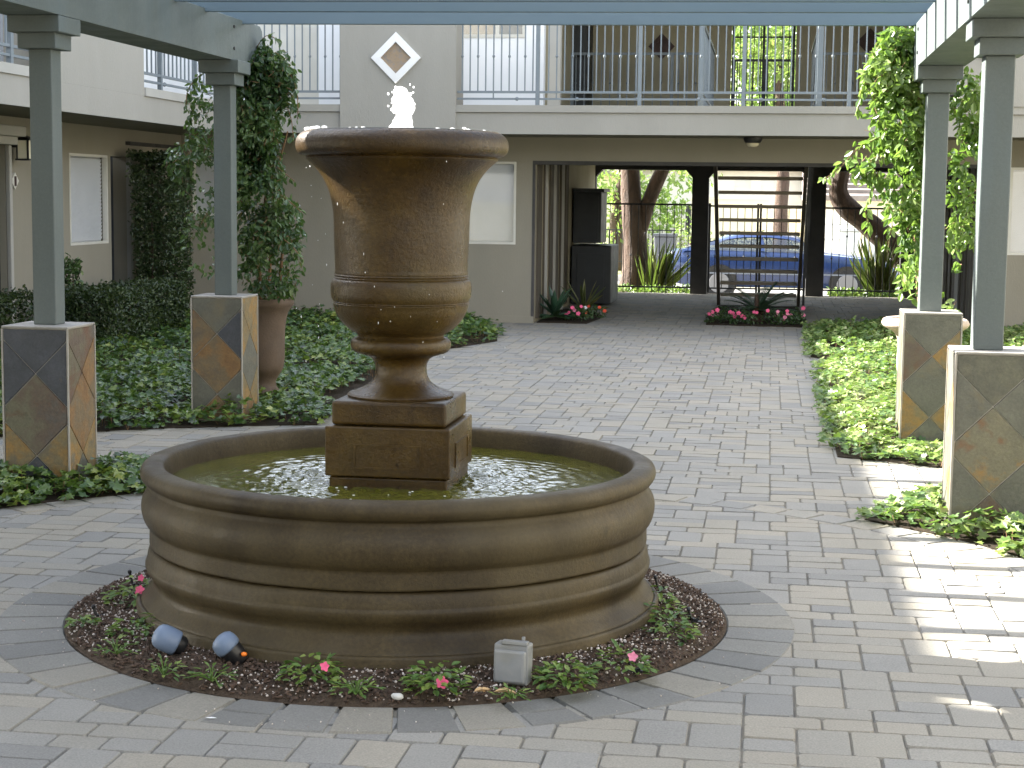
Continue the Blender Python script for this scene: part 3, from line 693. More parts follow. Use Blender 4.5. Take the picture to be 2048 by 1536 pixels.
# ------------------------------------------------------------------ ivy beds
def rect_dist(x,y,P):
    d=9
    for i in range(len(P)):
        a=Vector(P[i-1]);b=Vector(P[i]);p=Vector((x,y)); e=b-a
        t=max(0,min(1,(p-a).dot(e)/max(1e-9,e.length_squared))); d=min(d,(p-(a+e*t)).length)
    return d
def ivybed(P,dens,label,mat,hmax=.17,size=(.042,.068),skip=lambda x,y:False,bare=.0):
    xs=[p[0] for p in P]; ys_=[p[1] for p in P]
    A=(max(xs)-min(xs))*(max(ys_)-min(ys_)); m=MB()
    for k in range(int(A*dens*1.25)):
        x=U(min(xs)-.06,max(xs)); y=U(min(ys_)-.06,max(ys_))
        if skip(x,y): continue
        if not inpoly(x,y,P):
            if rect_dist(x,y,P)>.07 or y>20.7 or U(0,1)<.25: continue
        if y>14 and U(0,1)<.35: continue
        if any(abs(x-c[0][0])<.19 and abs(y-c[0][1])<.19 for c in peds): continue
        e=rect_dist(x,y,P)
        if e<.06 and noise.noise(Vector((x*3,y*3,2)))<-.15-e*2: continue
        if bare and noise.noise(Vector((x*2.1,y*2.1,7)))<-.5+bare: continue
        hm=hmax*min(1,.5+e*3)*(0.65+.8*noise.noise(Vector((x*1.7,y*1.7,0)))+.45*noise.noise(Vector((x*5,y*5,9))))
        z=.018+max(.02,hm)*(U(.35,1) if e>.08 else U(.05,1))
        a=U(0,2*PI); up=Vector((U(-.75,.75),U(-.9,.6),1)).normalized()
        d=Vector((math.cos(a),math.sin(a),U(-.35,.25))); s=U(*size)
        pat=.35+.55*noise.noise(Vector((x*2.5,y*2.5,4)))
        rv=max(0,min(1,pat+U(-.35,.35)+(.3 if U(0,1)<.07 else 0)))
        m.leaf(Vector((x,y,z)),d,up,s,s*U(.8,1),'ivy',.22,rv,.1)
        if k%16==0: m.tube([(x,y,.01),(x+U(-.02,.02),y,z)],.0018,3,False,1)
    return tag(m.build('ivy_ground_cover',[M[mat],M['stem']]),label,'ivy',kind='stuff')
ivybed(bedA,640,'dark green ivy carpet filling the large bed left of the fountain path','ivy',.17,skip=lambda x,y:x<-7.3 or (y>12 and x>-3.3 and y<16))
ivybed(bedB,1200,'green ivy around the left front slate pedestal','ivy',.13)
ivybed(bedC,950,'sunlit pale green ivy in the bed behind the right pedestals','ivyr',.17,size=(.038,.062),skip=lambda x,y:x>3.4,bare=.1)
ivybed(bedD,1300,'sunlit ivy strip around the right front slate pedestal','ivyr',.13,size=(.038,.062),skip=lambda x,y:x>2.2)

# ------------------------------------------------------------------ hedges
def boxhedge(name,label,cat,x0,x1,y0,y1,z0,z1,n,mat='hedge',size=(.028,.05),lump=.1,taper=0):
    t=thing(name,label,cat,((x0+x1)/2,(y0+y1)/2,0)); m=MB()
    for k in range(n):
        x,y,z=U(x0,x1),U(y0,y1),U(z0,z1)
        f=U(0,1)
        if f<.75:
            s=random.choice('xXyYZ') if z1-z0<1 else random.choice('xXyYxyYXZ')
            d=U(-.03,.09)
            if s=='x': x=x0+d
            elif s=='X': x=x1-d
            elif s=='y': y=y0+d
            elif s=='Y': y=y1-d
            else: z=z1-d
        q=noise.noise(Vector((x*2.5,y*2.5,z*2.5)))*lump
        cx,cy=(x0+x1)/2,(y0+y1)/2; tp=1-taper*(1-(z-z0)/(z1-z0))
        x=cx+(x-cx)*(1+q)*tp; y=cy+(y-cy)*(1+q)*tp
        if z>z1-.1: z+=q*.8
        # keep corners round
        d=rdir(); s=U(*size)
        m.leaf(Vector((x,y,z)),d,rdir(),s,s*.55,'oval',.2)
        
    m.build('foliage',M[mat],t)
    for k in range(int(4+3*(y1-y0))):
        m=MB(); x,y=(U(x0+.1,x1-.1) if x1-x0>.25 else (x0+x1)/2),(U(y0+.1,y1-.1) if y1-y0>.25 else (y0+y1)/2); m.tube([(x,y,0),(x+U(-.05,.05),y+U(-.05,.05),z0+(z1-z0)*.5),(x+U(-.1,.1),y+U(-.1,.1),z1-.1)],[.016,.011,.005],5); m.build('stem',M['bark'],t)
    return t
boxhedge('box_hedge','low clipped dark hedge along the left wing wall','hedge',-7.2,-6.38,15.95,18.15,0.0,.56,15000)
boxhedge('box_hedge','low clipped hedge beside the doorway at the far left','hedge',-7.3,-6.9,13.6,15.5,0.0,.60,5000)
boxhedge('topiary','tall dark clipped columnar shrub standing above the low hedge','shrub',-7.20,-6.70,18.6,19.3,.2,1.97,17000,lump=.16,taper=.12)
boxhedge('climbing_shrub','thin upright leafy shrub under the blinds window behind the left front post','shrub',-7.3,-7.12,16.8,17.0,.15,.88,500,mat='vine',size=(.04,.07),lump=.3)

# ------------------------------------------------------------------ pots and vines
t=thing('urn_planter','tall terracotta urn planter behind the left rear slate pedestal','planter',(-3.70,12.2,0))
pp=[(.0001,0),(.14,0),(.15,.03),(.13,.08),(.092,.13),(.085,.17)]+sm_prof([(.11,.215),(.138,.26),(.150,.32),(.153,.40),(.154,.5),(.160,.6),(.178,.68),(.207,.725)],3)+[(.222,.745),(.226,.775),(.215,.79),(.20,.785),(.19,.74),(.0001,.73)]
m=MB(); m.lathe(pp,40,(-3.70,12.2,0)); m.build('bowl',M['pot'],t,smooth=True,angle=50)
m=MB(); m.lathe([(.0001,.745),(.19,.742)],24,(-3.70,12.2,0)); m.build('potting_soil',M['soil'],t)
t=thing('urn_planter','pale sandstone urn planter with wide rolled rim behind the right rear pedestal','planter',(1.11,12.35,0))
pp=[(.0001,0),(.15,0),(.16,.04),(.13,.09),(.085,.14),(.08,.18),(.12,.23)]+sm_prof([(.16,.28),(.185,.36),(.19,.45),(.185,.54),(.20,.61),(.245,.655)],3)+[(.265,.66)]+sm_prof([(.29,.675),(.305,.70),(.29,.73),(.26,.738)],3)+[(.24,.73),(.225,.69),(.0001,.68)]
m=MB(); m.lathe(pp,44,(1.11,12.35,0)); m.build('bowl',M['pot2'],t,smooth=True,angle=50)
m=MB(); m.lathe([(.0001,.695),(.225,.692)],24,(1.11,12.35,0)); m.build('potting_soil',M['soil'],t)

def vine(name,label,root,stems,blobs,strands,mat,loc,size,seed,mul=1,thr=-.06):
    random.seed(seed)
    t=thing(name,label,'climbing vine',loc)
    m=MB()
    for s in stems: m.tube(sm3(s),[.016-.010*i/ (len(sm3(s))-1) for i in range(len(sm3(s)))],6)
    m.build('trunk',M['stem'],t)
    m=MB()
    for (cx,cy,cz,rx,ry,rz,n) in blobs:
        k=0; n*=mul
        while k<n:
            d=Vector((U(-1,1),U(-1,1),U(-1,1)))
            if d.length>1: continue
            p=Vector((cx+d.x*rx,cy+d.y*ry,cz+d.z*rz))
            if noise.noise(p*3.6+Vector((seed,0,0)))<thr+U(-.12,.12): k+=.35; continue
            k+=1
            if abs(p.x-root[0])<.085 and abs(p.y-root[1])<.085: continue
            dr=(rdir()+Vector((0,-.3,-.7))).normalized(); s=U(*size)
            m.leaf(p,dr,(rdir()+Vector((0,-.6,.8))),s,s*.55,'oval',.22,max(0,min(1,.45+.6*noise.noise(p*4)+U(-.3,.3))),.2)
            if k%8<1: m.tube([p-Vector((0,0,0)),p+Vector((U(-.04,.04),U(-.04,.04),U(-.05,.04)))],.002,3,False,1)
    for st in strands:
        q=sm3(st); m.tube(q,.0035,4,False,1)
        L=0
        for a,b in zip(q,q[1:]):
            for j in range(3):
                p=a.lerp(b,U(0,1)); s=U(*size)
                m.leaf(p+rdir()*.015,(rdir()+Vector((0,0,-.6))+(b-a).normalized()*.6).normalized(),rdir()+Vector((0,0,1)),s,s*.55,'oval',.2,None,.2)
    m.build('foliage',[M[mat],M['stem']],t)
    return t
def sm3(pts,k=4):
    out=[]; n=len(pts)
    for i in range(n-1):
        p0=Vector(pts[max(0,i-1)]);p1=Vector(pts[i]);p2=Vector(pts[i+1]);p3=Vector(pts[min(n-1,i+2)])
        for j in range(k):
            s=j/k; out.append(.5*((2*p1)+(-p0+p2)*s+(2*p0-5*p1+4*p2-p3)*s*s+(-p0+3*p1-3*p2+p3)*s**3))
    out.append(Vector(pts[-1])); return out
V=Vector
# pixel helpers are not used: all coordinates are metres
vine('climbing_vine','dark green leafy vine climbing the left rear post from its terracotta urn',(-3.66,11.31),
 [[(-3.72,12.2,.74),(-3.70,12.1,1.2),(-3.60,12.0,1.7),(-3.55,11.8,2.0)],[(-3.66,12.2,.74),(-3.62,12.1,1.1),(-3.56,12.0,1.6),(-3.4,11.8,2.0)],[(-3.60,12.22,.74),(-3.54,12.15,1.3),(-3.55,11.9,1.9)]],
 [(-3.50,11.75,2.42,.2,.18,.15,360),(-3.60,11.7,2.15,.20,.2,.3,420),(-3.64,11.8,1.75,.20,.2,.4,420),(-3.63,11.75,2.44,.22,.22,.18,420),(-3.49,11.7,2.38,.16,.16,.16,220),(-3.39,11.7,2.24,.09,.1,.14,70),(-3.64,11.75,2.28,.19,.2,.2,520),(-3.72,11.8,1.9,.14,.2,.4,300),(-3.66,11.8,2.05,.21,.22,.30,760),(-3.66,11.9,1.6,.20,.22,.36,720),(-3.57,11.95,1.28,.25,.24,.32,640),(-3.60,12.05,.98,.25,.24,.2,360),
  (-3.99,11.8,2.1,.17,.16,.28,110),(-4.09,11.8,1.75,.22,.16,.24,190),(-3.99,11.75,1.35,.18,.15,.4,120),(-3.63,12.15,.84,.2,.18,.1,110)],
 [[(-3.48,11.7,2.5),(-3.37,11.7,2.42),(-3.30,11.68,2.28),(-3.29,11.68,2.08)],[(-3.43,11.7,2.3),(-3.35,11.7,2.1),(-3.33,11.7,1.95)],[(-3.73,11.7,2.3),(-3.93,11.7,2.42),(-4.08,11.68,2.3),(-4.10,11.66,2.15)],
  [(-3.73,11.8,1.9),(-3.98,11.8,2.0),(-4.18,11.8,1.9),(-4.23,11.8,1.75)],[(-3.73,11.7,1.5),(-3.93,11.7,1.45),(-4.03,11.7,1.3)],[(-3.53,11.8,1.6),(-3.38,11.8,1.5),(-3.29,11.8,1.42)],[(-3.53,11.8,1.3),(-3.38,11.8,1.2),(-3.30,11.8,1.1)],[(-3.48,11.8,1.75),(-3.35,11.8,1.65)],
  [(-3.63,11.75,2.55),(-3.53,11.72,2.66),(-3.43,11.7,2.62)]],
 'vine',(-3.7,12.1,.74),(.034,.060),11,2.2,-.2)
vine('climbing_vine','bright sunlit green vine hanging round the right rear post',(1.05,11.17),
 [[(1.11,12.35,.69),(1.12,12.1,1.2),(1.1,11.8,1.8),(1.05,11.6,2.5)],[(1.08,12.33,.69),(1.0,12.1,1.3),(.95,11.7,2.0),(.92,11.6,2.6)]],
 [(.86,11.55,2.60,.20,.22,.12,420),(.80,11.5,2.38,.24,.25,.22,640),(.84,11.5,2.1,.22,.25,.25,560),(.80,11.55,1.88,.30,.25,.2,520),(.68,11.5,1.80,.18,.2,.13,150),(.88,11.6,1.6,.18,.2,.2,150),
  (.94,11.7,1.38,.11,.14,.28,120),(.96,11.8,1.08,.09,.14,.25,85),
  (1.28,11.6,2.2,.14,.18,.28,190),(1.34,11.65,1.9,.18,.16,.18,220),(1.25,11.7,1.62,.10,.12,.2,90),(1.30,11.75,1.35,.20,.14,.10,70),(1.22,11.8,1.05,.07,.1,.3,70)],
 [[(.74,11.5,2.0),(.56,11.5,1.9),(.45,11.45,1.78),(.33,11.4,1.69)],[(.68,11.5,1.85),(.5,11.45,1.72)],[(.7,11.5,1.7),(.62,11.5,1.5),(.66,11.5,1.38)],[(.8,11.5,1.4),(.76,11.5,1.25)],
  [(.7,11.5,2.4),(.58,11.5,2.3),(.55,11.5,2.15)],[(1.25,11.6,1.4),(1.4,11.55,1.35),(1.46,11.5,1.22)],[(1.3,11.6,2.1),(1.48,11.6,2.08)],[(1.2,11.6,2.0),(1.45,11.6,1.95),(1.5,11.6,1.8)]],
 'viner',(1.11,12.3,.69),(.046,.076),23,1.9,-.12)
random.seed(77)

# ------------------------------------------------------------------ passage planters
def rosette(name,label,x,y,n,L,w,mat,cat,droop=.35,z0=.05,upb=.5):
    t=thing(name,label,cat,(x,y,0)); m=MB()
    for k in range(n):
        a=U(0,2*PI); el=U(.15,1.35)*upb*2; 
        d=V((math.cos(a)*math.cos(el),math.sin(a)*math.cos(el),math.sin(el)))
        l=L*U(.7,1.1)
        m.leaf(V((x,y,z0)),d,V((0,0,1)),l,w*U(.8,1.1),'blade',.3,None,droop*math.cos(el))
    m.build('foliage',M[mat],t); return t
rosette('agave','blue green agave at the left corner of the passage',-2.66,21.35,22,.42,.085,'agave','agave',.3)
rosette('agave','narrow upright yellow green plant behind the left passage agave',-2.40,22.3,16,.5,.05,'flax','agave',.2,upb=.62)
t=thing('sago_palm','dark sago palm in the bed below the stairs','palm',(-.12,21.9,0)); m=MB()
for k in range(20):
    a=U(0,2*PI); el=U(.25,1.2); L=U(.45,.62); base=V((-.12,21.9,.14)); pts=[]
    for i in range(7):
        s=i/6; pts.append(base+V((math.cos(a)*math.cos(el)*L*s,math.sin(a)*math.cos(el)*L*s,math.sin(el)*L*s-.28*L*s*s)))
    m.tube(pts,.005,4)
    for i in range(1,7):
        for j in range(5):
            p=pts[i-1].lerp(pts[i],j/5); T=(pts[i]-pts[i-1]).normalized(); sd=T.cross(V((0,0,1))).normalized()
            for sg in (-1,1): m.leaf(p,(sd*sg+T*.5+V((0,0,.1))).normalized(),V((0,0,1)),.10*(1-.5*abs(i/6-.4)),.012,'blade',.2,None,.1)
m.build('frond',M['agave'],t)
m=MB(); m.tube([(-.12,21.9,0),(-.12,21.9,.17)],[.09,.07],10); m.tube([(-.14,21.75,.1),(-.14,21.74,.36)],[.03,.026],8); m.build('trunk',M['bark'],t)
def clump(x,y,rad,n,label,flowers,cols):
    t=thing('flowering_plant',label,'flower plant',(x,y,0)); m=MB()
    for k in range(n):
        a=U(0,2*PI); r=rad*math.sqrt(U(0,1)); p=V((x+r*math.cos(a),y+r*math.sin(a),.03+U(0,.17)*(1-(r/rad)**2*.5)))
        m.leaf(p,(rdir()+V((0,-.2,.1))).normalized(),rdir()+V((0,0,1)),U(.03,.05),U(.018,.03),'oval',.2,U(0,.6))
    m.build('foliage',M['hedge'] if rad>9 else M['vine'],t)
    for k in range(flowers):
        a=U(PI*1.0,PI*2.0); r=rad*U(.4,1); f=MB(); c=V((x+r*math.cos(a),y+r*math.sin(a),U(.08,.2)))
        nrm=V((U(-.3,.3),-1,.5)).normalized(); a0=nrm.orthogonal().normalized(); b0=nrm.cross(a0); fr=U(.022,.034)
        for q in range(5): f.leaf(c,a0*math.cos(2*PI*q/5)+b0*math.sin(2*PI*q/5)+nrm*.1,nrm,fr,fr*1.05,'oval',.1,.5,.05)
        f.build('flower',M[random.choice(cols)],t)
clump(-2.36,21.35,.17,170,'pink flowered low plant beside the left passage agave',6,['pink','palepink'])
clump(-2.20,21.75,.15,130,'low plant with orange red and white flowers in the left passage bed',5,['red','white','red'])
clump(-.58,21.45,.20,200,'pink flowering clump at the left end of the stair bed',6,['pink','palepink'])
clump(-.30,21.38,.20,200,'pink flowering clump just left of the sago palm',6,['pink'])
clump(.05,21.40,.16,130,'sparse flowering clump just right of the sago palm',3,['pink','palepink'])
clump(.28,21.42,.19,200,'pink flowering clump at the right end of the stair bed',6,['pink','palepink'])
clump(.34,21.95,.15,110,'small flowering clump behind the right end of the stair bed',3,['palepink','pink'])
clump(-.56,22.1,.18,120,'dark leafy clump at the foot of the left stringer',1,['palepink'])
# ------------------------------------------------------------------ back building
WY=20.85; FY=19.7; WT=.16
bb=thing('apartment_building','beige stucco two storey apartment building with open passage across the back','building',(0,WY,0))
mb=MB()
wall(mb,'y',WY,WT,-7.56,9,0,2.30,[(-2.87,2.42,-1,2.0),(-3.72,-3.105,.97,1.985),(-7.25,-6.55,1.27,1.985),(2.79,3.75,.94,1.97)])
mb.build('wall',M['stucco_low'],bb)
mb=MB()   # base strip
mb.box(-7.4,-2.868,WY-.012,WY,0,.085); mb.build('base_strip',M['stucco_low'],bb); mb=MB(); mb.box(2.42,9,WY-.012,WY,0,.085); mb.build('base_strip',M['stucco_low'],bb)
def window(x0,x1,z0,z1,axis='y',pos=WY,parent=None,dep=.05,sgn=1,mull=False):
    """blind + frame + pane in a wall opening"""
    def B(m,a0,a1,t0,t1,zz0,zz1):
        if axis=='y': m.box(a0,a1,pos+t0,pos+t1,zz0,zz1)
        else: m.box(pos-t1,pos-t0,a0,a1,zz0,zz1)
    m=MB(); w=.028
    B(m,x0,x1,-.006,dep,z0,z0+w); B(m,x0,x1,-.006,dep,z1-w,z1); B(m,x0,x0+w,-.006,dep,z0+w,z1-w); B(m,x1-w,x1,-.006,dep,z0+w,z1-w)
    if mull: B(m,(x0+x1)/2-.014,(x0+x1)/2+.014,-.002,dep,z0+w,z1-w)
    wn=m.build('window',M['frame'],parent)
    m=MB(); B(m,x0+w,x1-w,.020,.024,z0+w,z1-w); m.build('pane',M['pane'],wn)
    m=MB(); z=z0+w+.004
    while z<z1-w-.03:      # overlapping slats, each a tilted strip
        if axis=='y': m.add([(x0+w,pos+.086,z),(x1-w,pos+.086,z),(x1-w,pos+.050,z+.046),(x0+w,pos+.050,z+.046)],[(0,1,2,3)])
        else: m.add([(pos-.075,x0+w,z),(pos-.075,x1-w,z),(pos-.055,x1-w,z+.046),(pos-.055,x0+w,z+.046)],[(0,1,2,3)])
        z+=.041
    if axis=='y': m.add([(x0,pos+.092,z0),(x1,pos+.092,z0),(x1,pos+.092,z1),(x0,pos+.092,z1)],[(0,1,2,3)])
    else: m.add([(pos-.085,x0,z0),(pos-.085,x1,z0),(pos-.085,x1,z1),(pos-.085,x0,z1)],[(0,1,2,3)])
    m.build('blinds',M['blind'],wn)
    return wn
for a in ((-3.72,-3.105,.97,1.985),(-7.25,-6.55,1.27,1.985),(2.79,3.75,.94,1.97)): window(*a,parent=bb)
# balcony slab
mb=MB(); mb.box(-6.249,9,FY,25.4,2.29,2.52) ; 
mb.v=[]; mb.f=[]; mb.m=[]; mb.r=[]
# slab with stair opening (-.8...5 , 21.6..25)
for x0,x1,y0,y1 in ((-6.249,-.82,FY,28.3),(.50,9,FY,28.3),(-.82,.50,FY,21.5),(-.82,.5,25.3,28.3)): mb.box(x0,x1,y0,y1,2.285,2.59)
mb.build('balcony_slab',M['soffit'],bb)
mb=MB(); mb.box(-6.249,9,FY-.03,FY-.001,2.279,2.525); mb.box(-6.249,9,FY-.055,FY-.001,2.528,2.61)
mb.build('fascia',M['stucco'],bb)
mb=MB(); mb.box(-5.02,-3.645,FY-.075,FY+.42,2.27,4.6); pnl=mb.build('column_panel',M['stucco'],bb)
def plaque(x,z,h,y,parent,fr='trim',inner='purpleslate',ratio=.62):
    m=MB(); k=h*ratio
    o=[(x,z+h),(x+h,z),(x,z-h),(x-h,z)]; i=[(x,z+k),(x+k,z),(x,z-k),(x-k,z)]
    vs=[(a,y-.03,b) for a,b in o]+[(a,y-.035,b) for a,b in i]+[(a,y,b) for a,b in o]+[(a,y-.006,b) for a,b in i]
    m.add(vs,[(q,(q+1)%4,4+(q+1)%4,4+q) for q in range(4)]+[(8+q,8+(q+1)%4,(q+1)%4,q) for q in range(4)]+[(4+q,4+(q+1)%4,12+(q+1)%4,12+q) for q in range(4)])
    p=m.build('plaque_frame',M[fr],parent)
    m=MB(); m.add([(a,y-.008,b) for a,b in i],[(3,2,1,0)]); m.build('slate_tile',M[inner],p)
M['whitetrim']=surf('white_trim_paint',[(.70,.69,.67),(.76,.75,.73)],scale=3,rough=.6,bump=.05)
plaque(-4.35,3.145,.295,FY-.076,pnl,'whitetrim')
plaque(2.33,3.42,.33,FY-.10,bb,'whitetrim','plaquedark',.6)
# right end column panel with plaque, stucco parapet
mb=MB(); mb.box(2.05,9,FY-.07,FY+.3,2.612,4.6); mb.build('column_panel',M['stucco'],bb)
# upper walls
mb=MB(); wall(mb,'y',21.2,WT,-9,-2.83,2.60,4.7,[(-4.0,-3.06,3.52,4.4),(-6.6,-5.7,2.62,4.5)]); mb.build('upper_wall',M['stucco_white'],bb)
m=MB(); w=.04
for a in ((-4.0,-3.06,3.52,3.56),(-4.0,-3.06,4.36,4.4),(-4.0,-3.96,3.56,4.36),(-3.10,-3.06,3.56,4.36),(-3.44,-3.40,3.56,4.36)): m.box(a[0],a[1],21.19,21.25,a[2],a[3])
wn=m.build('window',M['frame'],bb); m=MB(); m.box(-3.96,-3.1,21.225,21.23,3.56,4.36); m.build('pane',panemat('mirror_pane',.75,.03,(.3,.3,.3)),wn)
m=MB(); m.box(-6.6,-5.7,21.25,21.3,2.62,4.5); m.build('door',M['frame'],bb)
mb=MB()
mb.box(-2.99,-2.83,21.37,25,2.60,4.7)                    # breezeway side walls
mb.box(2.42,2.58,20.2,28.3,2.60,4.7)
wall(mb,'y',25.0,WT,-2.99,2.58,2.60,4.7,[(-.62,.30,2.59,4.75)])
mb.build('breezeway_wall',M['breeze'],bb)
mb=MB(); mb.box(-2.70,-2.55,20.6,20.75,2.60,4.7); mb.build('column',M['trim'],bb)
mb=MB(); mb.box(-2.83,-2.62,24.2,24.995,2.61,4.4); mb.build('breezeway_door',M['cabinet'],bb)
plaque(-1.62,3.74,.19,24.999,bb,'plaquedark','plaquedark'); plaque(1.33,3.80,.19,24.999,bb,'plaquedark','plaquedark')
mb=MB(); mb.box(-8,9.3,21.15,29.5,4.6,4.85); mb.build('roof',M['trim'],bb)
# passage (ground floor)
mb=MB()
mb.box(-3.03,-2.87,WY+WT+.001,28.3,0,2.28); mb.build('passage_wall',M['breeze'],bb); mb=MB(); mb.box(2.42,2.58,WY+WT+.001,28.3,0,2.28); mb.build('passage_wall',M['breeze'],bb)
y=21.02
k=0
while y<24.2:
    wd=U(.16,.24)
    for a,b in ((-2.869,-2.845-(.02 if k%2 else 0)),(2.395+(.015 if k%2 else 0),2.419)): mb=MB(); mb.box(a,b,y,y+wd,.05,2.27); mb.build('wall_board',M['board'],bb)
    y+=wd+U(.05,.12); k+=1
for a,b,y,e in ((-2.845,-2.81,21.65,.025),(-2.845,-2.81,22.5,.025),(-2.845,-2.81,23.4,.025),(2.34,2.38,22.2,.05),(2.34,2.38,24.1,.05)): mb=MB(); mb.box(a,b,y,y+e,0,2.25); mb.build('light_slit_strip',M['trim'],bb)  # pale strips stand in for bright light gaps between the boards
mb=MB()
def ph(x0,x1): q=MB(); q.box(x0,x1,28.12,28.36,0,2.02); q.build('passage_post',M['darkwood'],bb)
ph(-1.275,-1.005); ph(.60,.885); ph(-3.0,-2.86); ph(2.10,2.40)
mb.box(-2.87,2.42,28.12,28.36,2.0205,2.28)
for x,s in ((-2.86,1),(-1.275,-1),(-1.005,1),(.60,-1),(.885,1),(2.10,-1)):
    mb.add([(x,28.121,2.0205),(x+s*.11,28.121,2.0205),(x,28.121,1.90),(x,28.359,2.0205),(x+s*.11,28.359,2.0205),(x,28.359,1.90)],[(0,1,2),(3,5,4),(1,4,5,2)])
mb.build('header_beam',M['darkwood'],bb)
mb=MB(); mb.box(-2.87,2.42,21.02,28.1,2.20,2.284)
mb=MB()
for x0,x1,y0,y1 in ((-2.87,-.82,21.02,28.11),(.50,2.42,21.02,28.11),(-.82,.50,21.02,21.5),(-.82,.5,25.3,28.11)): mb.box(x0,x1,y0,y1,2.21,2.284)
mb.build('passage_ceiling',M['darkwood'],bb)
mb=MB(); mb.box(-2.875,2.425,WY-.004,WY+WT+.006,1.955,2.0); mb.box(-2.90,-2.868,WY-.006,WY+.02,.05,2.0); mb.build('lintel',M['darkwood'],bb)
# railings -----------------------------------------------------------
def railing(parent,p0,p1,z0,zt,mat='rail',post_every=1.35,gap=.165,name='railing',knob=True,first=0):
    p0=V(p0);p1=V(p1); L=(p1-p0).length; d=(p1-p0)/L; ax='x' if abs(d.x)>.5 else 'y'
    m=MB()
    def bar(a,b,r): 
        A=p0+d*a;B=p0+d*b
        return A,B
    def rail(z,h): 
        A=p0;B=p1
        if ax=='x': m.box(min(A.x,B.x),max(A.x,B.x),A.y-.014,A.y+.014,z-h,z)
        else: m.box(A.x-.014,A.x+.014,min(A.y,B.y),max(A.y,B.y),z-h,z)
    rail(z0+.165,.026); rail(z0+.085,.022); rail(zt,.035)
    r=m.build(name,M[mat],parent)
    s=first+.02
    while s<L:
        m2=MB(); c=p0+d*s; m2.box(c.x-.022,c.x+.022,c.y-.022,c.y+.022,z0,zt-.0355); s+=post_every; m2.build('rail_post',M[mat],r)
    s=gap*.6; k=0
    while s<L and k<100:
        c=p0+d*s; q=MB()
        if abs(((s-first-.02)/post_every)-round((s-first-.02)/post_every))*post_every>.04:
            zb=z0+.085 if k%8==4 else z0+.165
            q.box(c.x-.0072,c.x+.0072,c.y-.0072,c.y+.0072,zb,zt-.0355)
            if knob and k%2==0: q.ball((c.x,c.y,z0+.56),.017,6,(1,1,1.2))
            q.build('baluster',M[mat],r)
        s+=gap; k+=1
    for s in [x*.7 for x in range(1,int(L/.7))]:
        c=p0+d*s; q=MB(); q.ball((c.x,c.y,z0+.075),.024,6); q.build('knob',M[mat],r)
    return r
railing(bb,(-3.64,FY+.02,0),(2.05,FY+.02,0),2.61,3.68,gap=.092,post_every=1.18,first=.92)
railing(bb,(-6.20,FY+.02,0),(-5.02,FY+.02,0),2.61,3.68,gap=.092,post_every=1.3,first=.05)
railing(bb,(-2.83,24.1,0),(-.86,24.1,0),2.60,3.58,gap=.12,post_every=1.4)
railing(bb,(.52,24.1,0),(2.4,24.1,0),2.60,3.58,gap=.12,post_every=1.4)
railing(bb,(-.60,25.25,0),(.28,25.25,0),2.60,3.58,mat='iron',gap=.11,post_every=.44)
m=MB()
for x in (-.6,-.16,.27): m.box(x-.018,x+.018,25.3,25.34,2.6,4.6)
for z in (2.78,3.1,3.9,4.2): m.box(-.6,.28,25.31,25.33,z-.012,z+.012)
for i in range(9): m.box(-.6+.1*i-.006,-.6+.1*i+.006,25.315,25.325,2.6,4.6)
m.build('iron_grille',M['iron'],bb)
# stair guards upstairs
for x in (-.835,.515):
    m=MB(); m.box(x-.03,x+.03,19.95,20.01,2.61,3.62); m.box(x-.012,x+.012,24.0,24.05,2.6,3.6)
    m.box(x-.02,x+.02,20.0,24.1,3.56,3.60); m.box(x-.012,x+.012,20.0,24.1,2.78,2.80)
    for i in range(26): m.box(x-.008,x+.008,20.15+.15*i,20.166+.15*i,2.6,3.56)
    m.build('stair_guard',M['rail'],bb)
# stairs
M['treadwood']=surf('tread_wood',[(.20,.17,.125),(.26,.22,.165)],scale=3,rough=.8,bump=.2,bscale=30)
st=thing('staircase','dark open tread staircase rising from the planted bed in the passage','staircase',(-.15,24,0))
ya,yb,za,zb=25.6,21.55,0.0,2.6
for x in (-.72,.44):
    m=MB(); n=(V((0,ya-yb,0))).length
    m.add([(x-.022,ya,za-.02),(x+.022,ya,za-.02),(x+.022,ya-.30,za-.02),(x-.022,ya-.30,za-.02),(x-.022,yb+.1,zb-.25),(x+.022,yb+.1,zb-.25),(x+.022,yb,zb),(x-.022,yb,zb)],[(0,1,6,7),(3,4,5,2),(0,7,4,3),(1,2,5,6),(0,3,2,1),(4,7,6,5)])
    m.build('stringer',M['board'],st)
N=14
for k in range(1,N):
    z=zb*k/N; y=ya+(yb-ya)*k/N
    m=MB(); m.box(-.69,.41,y-.15,y+.13,z-.045,z); m.build('tread',M['treadwood'],st,bevel=.004)
for x in (.52,):
    m=MB(); m.tube([(x,ya,za+.9),(x,yb,zb+.9)],.02,6)
    for k in range(0,5): 
        y=ya+(yb-ya)*k/4; z=za+(zb-za)*k/4; m.box(x-.018,x+.018,y-.018,y+.018,max(0,z-.2),z+.9)
    m.build('handrail',M['iron'],st)
